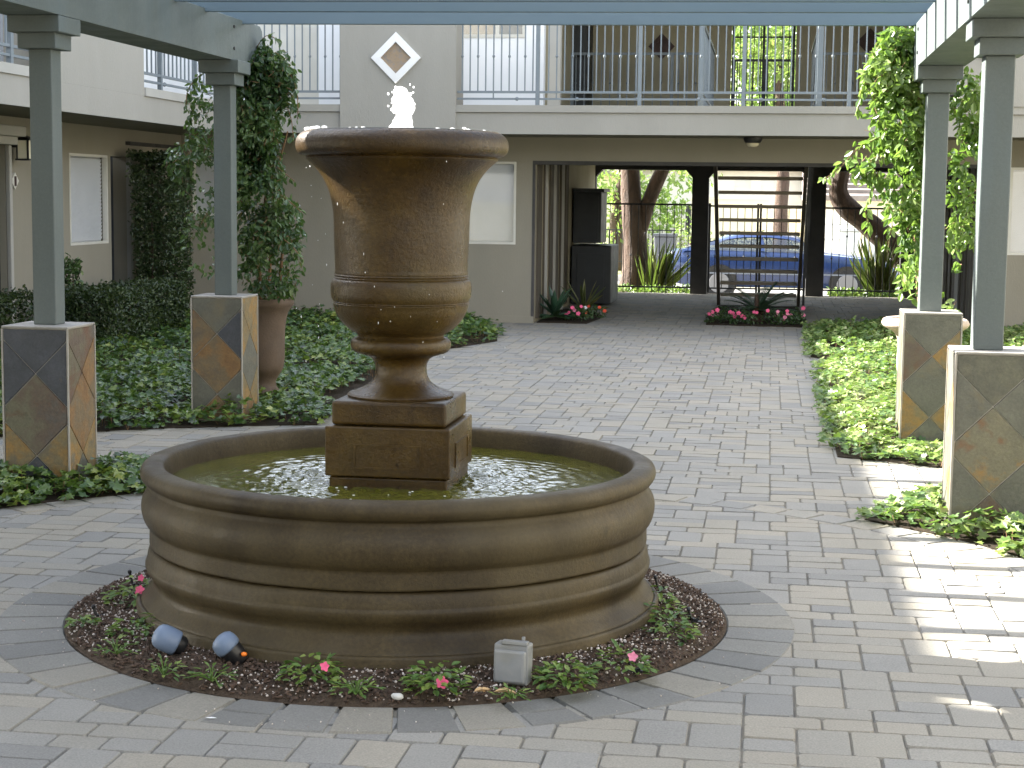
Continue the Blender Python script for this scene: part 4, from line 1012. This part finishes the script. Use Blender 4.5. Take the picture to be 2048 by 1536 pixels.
# cabinets
t=thing('utility_cabinet','tall dark cabinet with flat top against the left passage wall','cabinet',(-2.6,25,0))
m=MB(); m.box(-2.84,-2.43,24.75,25.6,.9,1.64); m.build('body',M['cabinet'],t,bevel=.01); m=MB(); m.box(-2.84,-2.39,24.70,25.65,1.641,1.69); m.build('top',M['cabinet'],t)
m=MB(); m.box(-2.80,-2.47,24.735,24.75,.95,1.6); m.build('door',M['cabinet'],t,bevel=.004)
t=thing('utility_cabinet','low wide dark chest below the tall cabinet in the passage','cabinet',(-2.55,25,0))
m=MB(); m.box(-2.84,-2.26,24.6,25.8,.02,.865); m.build('body',M['cabinet'],t,bevel=.015)
m=MB(); m.box(-2.76,-2.36,24.585,24.6,.08,.75); m.build('door',M['cabinet'],t,bevel=.004)
t=thing('ceiling_lamp','small dark dome lamp with pale lens under the balcony','lamp',(-.22,20.25,2.285))
m=MB(); m.lathe([(.0001,2.284),(.108,2.284),(.112,2.26),(.095,2.225),(.08,2.215),(.0001,2.215)],24,(-.225,20.25,0)); m.build('body',M['iron'],t,smooth=True)
m=MB(); m.lathe([(.075,2.2145),(.07,2.19),(.045,2.172),(.0001,2.168)],20,(-.225,20.25,0)); m.build('lens',M['lamplens'],t,smooth=True,angle=180)

# ------------------------------------------------------------------ left wing
LX=-7.4; FX=-6.25
lw=thing('apartment_building','left beige apartment wing with overhanging upper floor and dim lower wall','building',(LX,14,0))
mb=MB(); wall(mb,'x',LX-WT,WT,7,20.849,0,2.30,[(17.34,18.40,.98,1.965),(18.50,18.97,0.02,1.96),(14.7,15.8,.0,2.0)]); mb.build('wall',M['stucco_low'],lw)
window(17.34,18.40,.98,1.965,'x',LX,lw)
m=MB(); 
m.box(LX-1.1,LX-.161,18.40,18.499,0,2.1); m.box(LX-1.1,LX-.161,18.971,19.08,0,2.1); m.box(LX-1.2,LX-1.101,18.4,19.08,0,2.1)
m.build('alcove',M['binmat'],lw)  # near-black finish paints in the shade of the unlit recess
m=MB(); m.box(LX+.001,LX+.05,18.97,19.04,0,2.0); m.build('trim_strip',M['trim'],lw)
m=MB(); m.box(LX+.001,LX+.06,18.96,20.7,2.10,2.14); m.build('ledge',M['darkwood'],lw)
m=MB(); m.box(LX-.12,LX-.07,14.7,15.8,0,2.0); dr=m.build('door',M['cabinet'],lw)
m=MB(); m.box(LX+.001,LX+.05,15.8,15.86,0,2.0); m.box(LX+.001,LX+.22,14.4,15.82,2.08,2.18); m.box(LX+.001,LX+.16,14.5,15.76,2.0,2.079); m.build('door_hood',M['trim'],lw,bevel=.01)
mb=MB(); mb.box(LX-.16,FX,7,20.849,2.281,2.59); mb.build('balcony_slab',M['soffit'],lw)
mb=MB(); mb.box(FX+.001,FX+.03,7,19.64,2.262,2.515); 
mb.build('fascia',M['stucco'],lw)
mb=MB(); mb.box(FX+.001,FX+.03,14.0,16.46,2.5155,4.6); mb.box(FX-.3,FX,14.0,16.46,2.591,4.6); mb.build('upper_wall',M['stucco'],lw)
mb=MB(); mb.box(FX+.001,FX+.05,7,13.999,2.5155,2.60); mb.box(FX+.001,FX+.05,16.461,19.64,2.5155,2.60); mb.build('balcony_edge',M['trim'],lw)
mb=MB(); mb.box(LX-.16,LX-.001,7.04,21.19,2.591,5.77); mb.build('upper_back_wall',M['stucco_white'],lw)
mb=MB(); mb.box(-14,LX-.161,7.04,30,5.5,5.77); mb.build('roof',M['soffit'],lw)
mb=MB(); mb.box(-14,-6.06,-14,7.038,2.3,8.0); mb.build('unseen_shade_block',M['stucco'],lw)  # unseen block added to cast shade on the near right paving
railing(lw,(FX-.02,16.48,0),(FX-.02,19.6,0),2.60,3.65,gap=.125,post_every=1.08,first=.55)
railing(lw,(FX-.02,11.0,0),(FX-.02,13.98,0),2.60,3.65,gap=.125,post_every=1.2,first=.1)
t=thing('wall_lantern','black wall lantern with pale glass beside the door at far left','lantern',(-7.34,16.05,1.9))
m=MB(); cx,cy=-7.25,15.93
for a in (-1,1):
    for b in (-1,1): m.box(cx+a*.055-.008,cx+a*.055+.008,cy+b*.055-.008,cy+b*.055+.008,1.87,2.05)
m.box(cx-.07,cx+.07,cy-.07,cy+.07,1.855,1.872); m.box(LX+.001,cx-.05,cy-.02,cy+.02,1.98,2.02)
m.add([(cx-.085,cy-.085,2.05),(cx+.085,cy-.085,2.05),(cx+.085,cy+.085,2.05),(cx-.085,cy+.085,2.05),(cx,cy,2.11)],[(3,2,1,0),(0,1,4),(1,2,4),(2,3,4),(3,0,4)])
m.build('frame',M['iron'],t); m=MB(); m.box(cx-.06,cx+.06,cy-.06,cy+.06,1.873,2.049); m.build('glass',plain('lantern_glass',(.85,.80,.62),.3),t)
t=thing('door_plaque','small pinkish diamond plaque on the wall below the lantern','plaque',(LX,15.98,1.66))
m=MB(); y,z,h=15.98,1.655,.085
m.add([(LX+.02,y,z+h),(LX+.02,y+h,z),(LX+.02,y,z-h),(LX+.02,y-h,z),(LX+.001,y,z+h),(LX+.001,y+h,z),(LX+.001,y,z-h),(LX+.001,y-h,z)],[(0,1,2,3),(0,4,5,1),(1,5,6,2),(2,6,7,3),(3,7,4,0)][0:1]+[(4,0,3,7),(7,3,2,6),(6,2,1,5),(5,1,0,4)])
m.build('tile',M['frame'],t)
m=MB(); m.box(LX+.021,LX+.027,y-.02,y+.018,z-.05,z+.045); m.build('ornament',M['plaquedark'],t)
# right wing, behind the camera's right: closes the court
rw=thing('apartment_building','right wing of the stucco apartments at the edge of the court','building',(6,10,0))
mb=MB(); mb.box(6.0,6.2,-14,19.6,0,4.8); mb.build('wall',M['stucco'],rw)
sw=thing('apartment_building','unseen stucco wall added opposite the passage to keep sky light out of the court','building',(0,-9,0))
mb=MB(); mb.box(-6,6,-9.2,-9,0,5.6); mb.build('wall',M['stucco'],sw)  # unseen wall added to block the open sky behind the camera

# ------------------------------------------------------------------ beyond the passage
def street():
    for nm,x0,x1,y0,y1,z,mt in (('sidewalk',-60,60,31.6,33.2,-.44,'sidewalk'),('road',-60,60,33.3,41.5,-.462,'asphalt'),('far_sidewalk',-60,60,41.6,43.2,-.43,'sidewalk'),('lawn',-60,60,43.2,49,-.40,'lawn')):
        m=MB(); m.box(x0,x1,y0,y1,-.6,z); tag(m.build(nm,M[mt]),kind='structure')
    m=MB(); m.box(-60,60,33.2,33.3,-.6,-.33); m.box(-60,60,41.5,41.6,-.6,-.33); tag(m.build('kerb',M['sidewalk']),kind='structure')
    m=MB(); m.box(-3,4.5,43.19,49.5,-.6,-.395); tag(m.build('driveway',M['sidewalk']),kind='structure')
street()
def fence(x0,x1,y,zt,label,gate=False,gap=.118):
    t=thing('iron_gate' if gate else 'iron_fence',label,'gate' if gate else 'fence',((x0+x1)/2,y,0))
    m=MB(); m.box(x0,x1,y-.014,y+.014,zt-.03,zt); m.box(x0,x1,y-.012,y+.012,.085,.11)
    if gate: m.box(x0,x0+.035,y-.02,y+.02,.03,zt+.03); m.box(x1-.035,x1,y-.02,y+.02,.03,zt+.03)
    m.build('rail',M['iron'],t)
    x=x0+gap; k=0
    while x<x1-.03:
        q=MB(); q.box(x-.006,x+.006,y-.006,y+.006,.0 if not gate else .1,zt-.005)
        if k%2==0: q.ball((x,y,.98 if k%4 else .62),.018,6,(1,1,1.3))
        q.build('picket',M['iron'],t); x+=gap; k+=1
fence(-2.86,-1.28,28.24,1.475,'black iron fence in the left bay of the passage end')
fence(-1.0,-.18,28.24,1.46,'black iron gate leaf left of centre behind the stairs',True)
fence(-.17,.595,28.24,1.46,'black iron gate leaf right of centre behind the stairs',True)
fence(.89,2.095,28.24,1.45,'black iron fence in the right bay of the passage end')

def crown(m,blobs,size,mat_rnd=None):
    for (cx,cy,cz,r,n) in blobs:
        k=0
        while k<n:
            d=V((U(-1,1),U(-1,1),U(-1,1)))
            if d.length>1: continue
            k+=1; p=V((cx,cy,cz))+d*r
            if noise.noise(p*(1.6/r)+V((3,1,4)))<-.12: continue
            s=U(*size); m.leaf(p,(rdir()+V((0,0,-.5))).normalized(),rdir()+V((0,0,1)),s,s*.5,'tri',.2,max(0,min(1,.45+.7*noise.noise(p*1.3)+U(-.25,.25))),.1)
def tree(label,stems,blobs,size,loc):
    t=thing('tree',label,'tree',loc)
    m=MB()
    for pts,r0,r1 in stems:
        q=sm3(pts,5); n=len(q); 
        q=[p+V((noise.noise(p*1.5),noise.noise(p*1.5+V((9,0,0))),0))*.05 for p in q]
        m.tube(q,[(r0+(r1-r0)*i/(n-1))*(1+.12*noise.noise(q[i]*3)) for i in range(n)],10)
    m.build('trunk',M['bark'],t,smooth=True,angle=180)
    m=MB(); crown(m,blobs,size); m.build('crown',M['crown'],t); return t
tree('thick brown forked tree trunk behind the left bay of the passage fence',
 [([(-2.36,29.6,-.3),(-2.30,29.6,.4),(-2.34,29.6,1.1),(-2.42,29.6,1.8),(-2.5,29.7,3),(-2.2,30,4.8)],.27,.10),([(-2.30,29.6,.85),(-2.12,29.6,1.45),(-1.85,29.6,2.1),(-1.4,29.8,3.0),(-.9,30,4.2)],.15,.08),([(-2.15,29.55,-.2),(-2.2,29.6,.25),(-2.3,29.6,.5)],.2,.12)],
 [(-2.6,30.2,5.2,1.5,900),(-1.2,30.2,4.8,1.2,900),(-.3,30.5,4.0,.7,350),(-3.5,30.5,4.2,1.0,300)],(.10,.2),(-2.36,29.6,-.1))
tree('curved leaning tree trunk behind the right bay of the passage fence',
 [([(2.55,29.7,-.3),(2.45,29.6,.35),(2.15,29.6,.72),(1.72,29.6,1.10),(1.32,29.6,1.42),(1.14,29.6,1.7),(1.18,29.6,2.1),(1.4,29.8,3.2),(.9,30,4.6)],.26,.10),([(2.5,29.6,.3),(2.75,29.6,1.1),(3.0,29.6,2.2),(2.6,29.8,3.6)],.2,.1),([(1.22,29.6,1.5),(1.42,29.7,1.35)],.05,.03)],
 [(1.2,30.4,4.6,1.1,800),(.2,30.6,4.5,.9,600),(2.6,30.5,4.4,1.3,600)],(.10,.2),(2.4,29.6,-.1))
tree('bushy green tree across the street seen through the left bay',[([(-4.0,46,-.4),(-4.1,46,1.2),(-3.8,46,3)],.2,.1)],[(-4.3,46,2.3,1.4,1500),(-3.0,46.2,1.3,.9,900),(-2.2,46,2.8,1.1,600),(-4.6,46,1.0,1.0,500)],(.12,.25),(-4,46,-.4))
tree('tall leafy tree across the street high behind the breezeway',[([(.2,44.5,-.4),(.3,44.5,2),(.1,44.5,5)],.22,.1)],[(-.6,45,5.0,1.6,1600),(.9,45,6.2,1.8,1600),(0,45,3.9,1.0,600),(-2.2,45.5,6.4,1.7,900),(2.8,45.5,5.5,1.6,700)],(.14,.3),(.2,44.5,-.4))
tree('broad pale green tree far behind the houses',[([(-1.2,62,-.4),(-1,62,5)],.3,.15)],[(-1.6,62,6,2.6,1900),(1.5,62,7.5,3,1900),(.2,62,3.9,1.6,900),(-5,62,7,2.5,900)],(.25,.5),(-1.2,62,-.4))
def shrub(name,label,blobs,size,loc,mat='crown',cat='shrub'):
    t=thing(name,label,cat,loc); m=MB(); crown(m,blobs,size); m.build('foliage',M[mat],t)
    for b in blobs: m=MB(); m.tube([(b[0],b[1],loc[2]),(b[0],b[1],b[2])],.03,5); m.build('stem',M['bark'],t); return t
shrub('shrub','round green shrub by the brick gatepost across the street',[(-2.0,43.9,.55,.55,700),(-2.25,43.9,.1,.35,300)],(.06,.12),(-2.0,43.9,-.4))
shrub('shrub','loose sunlit shrub beside the rubbish bin',[(-2.85,43.7,.1,.45,450)],(.05,.1),(-2.85,43.7,-.4))
shrub('hedge_row','dark hedge in front of the house seen through the stair treads',[(-1.2+.45*i,45.2,.35,.38,320) for i in range(5)],(.06,.12),(-.3,45.2,-.4),'hedge','hedge')
def flax(label,x,y,n,L,z0=-.1,lean=0):
    t=thing('flax_plant',label,'flax plant',(x,y,z0)); m=MB()
    for k in range(n):
        a=U(0,2*PI); el=U(.75,1.45); d=V((math.cos(a)*math.cos(el)+lean,math.sin(a)*math.cos(el)*.5,math.sin(el))).normalized()
        m.leaf(V((x+U(-.12,.12),y+U(-.1,.1),z0)),d,V((math.cos(a),math.sin(a),.6)),L*U(.6,1.1),.05,'blade',.35,None,U(0,.25))
    m.build('foliage',M['flax'],t)
flax('tall spiky flax plant beside the forked tree trunk',-1.95,29.3,60,.95,-.1,.25)
flax('dark spiky flax plant in front of the leaning tree',1.85,29.2,75,1.05,-.1,-.05)
def gcover(label,x0,x1,y0,y1,n):
    m=MB()
    for k in range(n):
        x,y=U(x0,x1),U(y0,y1); m.leaf(V((x,y,-.06+U(0,.12))),(rdir()+V((0,0,.3))).normalized(),V((0,0,1)),U(.05,.09),.05,'oval')
    tag(m.build('ground_cover',M['imp']),label,'ground cover',kind='stuff')
gcover('bright green low ground cover beyond the left bay fence',-2.8,-1.2,28.5,29.8,900)
gcover('bright green low ground cover beyond the right bay fence',1.0,2.6,28.5,29.6,900)
# wheelie bins, brick post, boundary fence
def wbin(x,y,label,mat,h=1.05,w=.55):
    t=thing('wheelie_bin',label,'bin',(x,y,-.4)); m=MB(); a=w/2
    m.add([(x-a*.85,y-a*.85,-.36),(x+a*.85,y-a*.85,-.36),(x+a*.85,y+a*.8,-.36),(x-a*.85,y+a*.8,-.36),(x-a,y-a,h-.45),(x+a,y-a,h-.45),(x+a,y+a,h-.45),(x-a,y+a,h-.45)],[(3,2,1,0),(4,5,6,7),(0,1,5,4),(1,2,6,5),(2,3,7,6),(3,0,4,7)]); m.build('body',mat,t,bevel=.03)
    m=MB(); m.box(x-a-.03,x+a+.03,y-a-.05,y+a+.03,h-.449,h-.38); m.tube([(x-a,y+a+.05,h-.42),(x+a,y+a+.05,h-.42)],.02,6); m.build('lid',mat,t,bevel=.02)
    for s in (-1,1): m=MB(); m.tube([(x+s*a*.95-.03,y+a*.8,-.28),(x+s*a*.95+.03,y+a*.8,-.28)],.12,12); m.build('wheel',M['tyre'],t)
wbin(-2.62,43.5,'dark grey wheelie bin standing across the street','' or M['binmat'])
wbin(1.98,43.6,'pale grey wheelie bin before the white garage door',M['utility'],1.25,.5)
wbin(2.6,43.8,'second pale grey wheelie bin, nearer the leaning tree',M['utility'],1.2,.5)
t=thing('gate_post','short red brick post with pale cap across the street','post',(-1.72,43.4,-.4))
m=MB(); m.box(-2.0,-1.5,43.3,43.7,-.4,.28); m.build('shaft',M['brick'],t); m=MB(); m.box(-2.06,-1.44,43.24,43.76,.281,.38); m.build('cap',M['sidewalk'],t,bevel=.02)
t=thing('iron_fence','low dark railings in front of the green tree across the street','fence',(-3,44.3,-.4))
m=MB(); m.box(-5,-2.2,44.28,44.31,.72,.75); m.box(-5,-2.2,44.28,44.31,-.1,-.07); m.build('rail',M['iron'],t)
for i in range(24):
    q=MB(); q.box(-4.95+.115*i,-4.93+.115*i,44.285,44.305,-.4,.72); q.build('picket',M['iron'],t)
def house(label,x0,x1,y0,y1,z1,wm,feat,roofh=1.3,over=.4,rm='tile',loc=None):
    t=thing('house',label,'house',((x0+x1)/2,y0,-.4))
    holes=[f[:4] for f in feat]
    m=MB(); wall(m,'y',y0,.2,x0,x1,-.45,z1,holes); m.box(x0,x0+.2,y0+.2,y1,-.45,z1); m.box(x1-.2,x1,y0+.2,y1,-.45,z1); m.box(x0,x1,y1,y1+.2,-.45,z1); m.build('wall',M[wm],t)
    for a0,a1,b0,b1,kind in feat:
        m=MB()
        if kind=='garage':
            n=4
            for i in range(n): m.box(a0,a1,y0+.08,y0+.14,b0+(b1-b0)*i/n+.01,b0+(b1-b0)*(i+1)/n)
            m.build('garage_door',M['housewhite'],t,bevel=.01)
        elif kind=='shutter':
            m.box(a0,a1,y0+.06,y0+.10,b0,b1)
            i=b0+.05
            while i<b1: m.box(a0+.03,a1-.03,y0+.02,y0+.059,i,i+.03); i+=.14
            m.build('shutter',M['housewhite'],t)
        else:
            w=.06; m.box(a0,a1,y0-.02,y0+.1,b0,b0+w); m.box(a0,a1,y0-.02,y0+.1,b1-w,b1); m.box(a0,a0+w,y0-.02,y0+.1,b0+w,b1-w); m.box(a1-w,a1,y0-.02,y0+.1,b0+w,b1-w); m.box((a0+a1)/2-.02,(a0+a1)/2+.02,y0,y0+.1,b0+w,b1-w)
            o=m.build('window',M['housewhite'],t); q=MB(); q.box(a0+w,a1-w,y0+.05,y0+.06,b0+w,b1-w); q.build('pane',M['binmat'],o)
    m=MB(); yr=(y0+y1)/2
    m.add([(x0-over,y0-over,z1-.05),(x1+over,y0-over,z1-.05),(x1+over,yr,z1+roofh),(x0-over,yr,z1+roofh),(x1+over,y1+over,z1-.05),(x0-over,y1+over,z1-.05),(x0-over,y0-over,z1-.2),(x1+over,y0-over,z1-.2),(x1+over,y1+over,z1-.2),(x0-over,y1+over,z1-.2)],
      [(0,1,2,3),(3,2,4,5),(6,7,1,0),(8,9,5,4),(9,8,7,6),(0,3,5,9,6),(1,7,8,4,2)])
    nrow=9
    for i in range(nrow):
        s=(i+.5)/nrow; y=y0-over+(yr-y0+over)*s; z=z1-.05+(roofh+.05)*s
        m.box(x0-over+.01,x1+over-.01,y-.02,y+.16,z-.02,z+.09)
    m.build('roof',M[rm],t); return t
house('cream house with white garage door and dark tiled roof at the right across the street',1.3,9,49.5,57,1.75,'housewall',[(1.5,2.5,-.4,1.3,'garage'),(5.2,6.6,.3,1.3,'window')])
house('pale house with low parapets and slatted vents seen through the stairs',-3.9,1.2,52,60,2.6,'housewhite',[(-1.1,-.6,1.75,2.25,'shutter'),(-.3,.5,1.75,2.25,'shutter'),(-2.6,-1.8,.4,1.4,'window')])
t=thing('garden_wall','stepped cream parapet wall before the pale house','wall',(-.7,50.6,-.4))
m=MB(); m.box(-2.3,-.05,50.5,50.7,-.45,1.55); m.box(-.0499,1.1,50.5,50.7,-.45,1.22); m.box(-2.35,-.03,50.45,50.75,1.551,1.62); m.box(-.0299,1.15,50.45,50.75,1.221,1.29); m.build('masonry',M['housewall'],t)
house('tan house behind trees at far left across the street',-12,-4.3,50,58,2.4,'housewall',[(-8,-7,.4,1.4,'window'),(-6,-5.2,.4,1.4,'window')])

# car -----------------------------------------------------------------
def car():
    t=thing('parked_car','blue four door sedan parked on the street beyond the gate','car',(.3,36,-.462))
    gz=-.462; X0=-2.12; L=4.75; yc=36.0
    # stations: x, half width, sill z, belt z
    st=[(0,.60,.42,.82),(.04,.72,.36,.90),(.15,.80,.30,.955),(.5,.85,.24,.985),(1.1,.88,.22,.99),(2.0,.89,.20,.97),(3.1,.89,.20,.94),(3.6,.88,.22,.90),(4.2,.85,.24,.83),(4.55,.80,.28,.74),(4.70,.70,.34,.66),(4.75,.58,.40,.58)]
    m=MB(); vs=[];fs=[]
    prof=lambda w,z0,z1:[(-w*.86,z0),(-w*.98,z0+(z1-z0)*.22),(-w,z0+(z1-z0)*.55),(-w*.965,z0+(z1-z0)*.86),(-w*.88,z1-.012),(-w*.5,z1+.012),(0,z1+.02)]
    for x,w,z0,z1 in st:
        h=prof(w,z0,z1); full=h+[(-a,b) for a,b in reversed(h[:-1])]
        for a,b in full: vs.append((X0+x,yc+a,gz+b))
    n=13
    for i in range(len(st)-1):
        for k in range(n): fs.append((i*n+k,(i+1)*n+k,(i+1)*n+(k+1)%n,i*n+(k+1)%n))
    fs.append(tuple(range(n))); fs.append(tuple(range(len(vs)-1,len(vs)-n-1,-1)))
    m.add(vs,fs); body=m.build('body',M['car'],t,smooth=True,angle=35)
    # greenhouse: roof + pillars
    rf=[(1.02,.62,1.15),(1.25,.62,1.25),(1.6,.62,1.30),(2.1,.62,1.305),(2.5,.61,1.27),(2.75,.60,1.21)]
    m=MB(); vs=[];fs=[]
    for x,w,z in rf:
        for a,b in ((-w,-.05),(-w*.9,0),(0,.035),(w*.9,0),(w,-.05),(w*.9,-.07),(0,-.03),(-w*.9,-.07)): vs.append((X0+x,yc+a,gz+z+b))
    for i in range(len(rf)-1):
        for k in range(8): fs.append((i*8+k,(i+1)*8+k,(i+1)*8+(k+1)%8,i*8+(k+1)%8))
    fs.append(tuple(range(8))); fs.append(tuple(range(len(vs)-1,len(vs)-9,-1)))
    m.add(vs,fs)
    for s in (-1,1):
        for (x0,z0),(x1,z1),wd in (((.42,.96),(1.12,1.16),.16),((1.98,.97),(1.95,1.25),.05),((3.12,.94),(2.68,1.20),.045)):
            ya=yc+s*.80; yb=yc+s*.60
            m.add([(X0+x0-wd,ya,gz+z0),(X0+x0+wd,ya,gz+z0),(X0+x1+wd*.7,yb,gz+z1),(X0+x1-wd*.7,yb,gz+z1),(X0+x0-wd,ya-s*.04,gz+z0),(X0+x0+wd,ya-s*.04,gz+z0),(X0+x1+wd*.7,yb-s*.04,gz+z1),(X0+x1-wd*.7,yb-s*.04,gz+z1)],[(0,1,2,3),(7,6,5,4),(0,4,5,1),(1,5,6,2),(2,6,7,3),(3,7,4,0)])
    m.build('roof',M['car'],t,smooth=True,angle=35)
    m=MB()
    for s in (-1,1):
        m.add([(X0+.5,yc+s*.79,gz+.98),(X0+3.08,yc+s*.79,gz+.95),(X0+2.68,yc+s*.61,gz+1.21),(X0+1.1,yc+s*.61,gz+1.20)],[(0,1,2,3)])
    m.add([(X0+.40,yc-.7,gz+.985),(X0+.40,yc+.7,gz+.985),(X0+1.05,yc+.58,gz+1.22),(X0+1.05,yc-.58,gz+1.22)],[(0,1,2,3)])
    m.add([(X0+3.2,yc-.72,gz+.95),(X0+3.2,yc+.72,gz+.95),(X0+2.72,yc+.58,gz+1.29),(X0+2.72,yc-.58,gz+1.29)],[(3,2,1,0)])
    m.build('window',M['carglass'],t)
    for nm,x in (('wheel',1.12),('wheel',3.70)):
        for s in (-1,1):
            m=MB(); cy=yc+s*.80; m.tube([(X0+x,cy-.10,gz+.315),(X0+x,cy-.08,gz+.315),(X0+x,cy+.08,gz+.315),(X0+x,cy+.10,gz+.315)],[.29,.315,.315,.29],24); w=m.build('wheel',M['tyre'],t)
            m=MB(); m.tube([(X0+x,cy+s*.095,gz+.315),(X0+x,cy+s*.107,gz+.315)],[.215,.20],20); m.build('rim',M['rim'],w)
            m=MB(); m.tube([(X0+x,cy-s*.09,gz+.33),(X0+x,cy+s*.094,gz+.33)],.365,24); m.build('wheel_arch',M['black'],t)
    m=MB(); m.box(X0+.3,X0+4.5,yc-.905,yc-.875,gz+.50,gz+.53); m.build('side_moulding',M['carlow'],t)
    m=MB(); m.box(X0+.6,X0+4.2,yc-.86,yc-.80,gz+.20,gz+.235); m.build('sill_trim',M['chrome'],t)
    m=MB(); m.box(X0-.02,X0+.10,yc-.74,yc-.55,gz+.62,gz+.78); m.build('tail_lamp',M['taillamp'],t,bevel=.02)
    m=MB(); m.box(X0-.06,X0+.25,yc-.80,yc+.80,gz+.40,gz+.55); m.build('bumper',M['carlow'],t,bevel=.04)
    m=MB(); m.box(X0+2.02,X0+2.16,yc-.915,yc-.885,gz+.80,gz+.825); m.build('door_handle',M['chrome'],t)
    for x in (1.95,):
        m=MB(); m.box(X0+x-.004,X0+x+.004,yc-.893,yc-.87,gz+.28,gz+.93); m.build('door_seam',M['black'],t)
car()
# ------------------------------------------------------------------ light
S=Vector((-1.39,.36,1.0)).normalized()
el=math.asin(S.z); az=math.atan2(S.x,S.y)
w=bpy.data.worlds.new('World'); sc.world=w; w.use_nodes=True; nt=w.node_tree; nt.nodes.clear()
o=nt.nodes.new('ShaderNodeOutputWorld'); b=nt.nodes.new('ShaderNodeBackground'); s=nt.nodes.new('ShaderNodeTexSky')
s.sky_type='NISHITA'; s.sun_disc=False; s.sun_elevation=el; s.sun_rotation=az; s.air_density=1.0; s.dust_density=1.5; s.ozone_density=1
b.inputs[1].default_value=SKY
h=nt.nodes.new('ShaderNodeHueSaturation'); h.inputs['Saturation'].default_value=.46; nt.links.new(s.outputs[0],h.inputs['Color']); nt.links.new(h.outputs[0],b.inputs[0]); nt.links.new(b.outputs[0],o.inputs[0])
l=bpy.data.lights.new('sun','SUN'); l.energy=SUN; l.angle=R(.55); l.color=(1,.95,.86)
lo=bpy.data.objects.new('sun',l); COL.objects.link(lo); lo.rotation_euler=S.to_track_quat('Z','Y').to_euler()
# ------------------------------------------------------------------ camera
f_px=3400.; pitch=math.atan(375/f_px); yaw=math.atan(513/math.hypot(f_px,375)); roll=.012
fw=Vector((-math.sin(yaw)*math.cos(pitch),math.cos(yaw)*math.cos(pitch),-math.sin(pitch)))
rt=Vector((math.cos(yaw),math.sin(yaw),0)); up=rt.cross(fw)
Rr=rt*math.cos(roll)+up*math.sin(roll); Uu=-rt*math.sin(roll)+up*math.cos(roll)
c=bpy.data.cameras.new('camera'); co=bpy.data.objects.new('camera',c); COL.objects.link(co)
m3=Matrix((Rr,Uu,-fw)).transposed(); co.matrix_world=Matrix.Translation((0,0,1.56))@m3.to_4x4()
c.sensor_width=36; c.lens=f_px/2048*36; c.clip_end=2000; c.clip_start=.1
sc.camera=co
sc.view_settings.view_transform='Standard'; sc.view_settings.look='None'; sc.view_settings.exposure=EXPO; sc.view_settings.gamma=1
sc.render.engine='CYCLES'
sc.cycles.max_bounces=8; sc.cycles.transparent_max_bounces=12
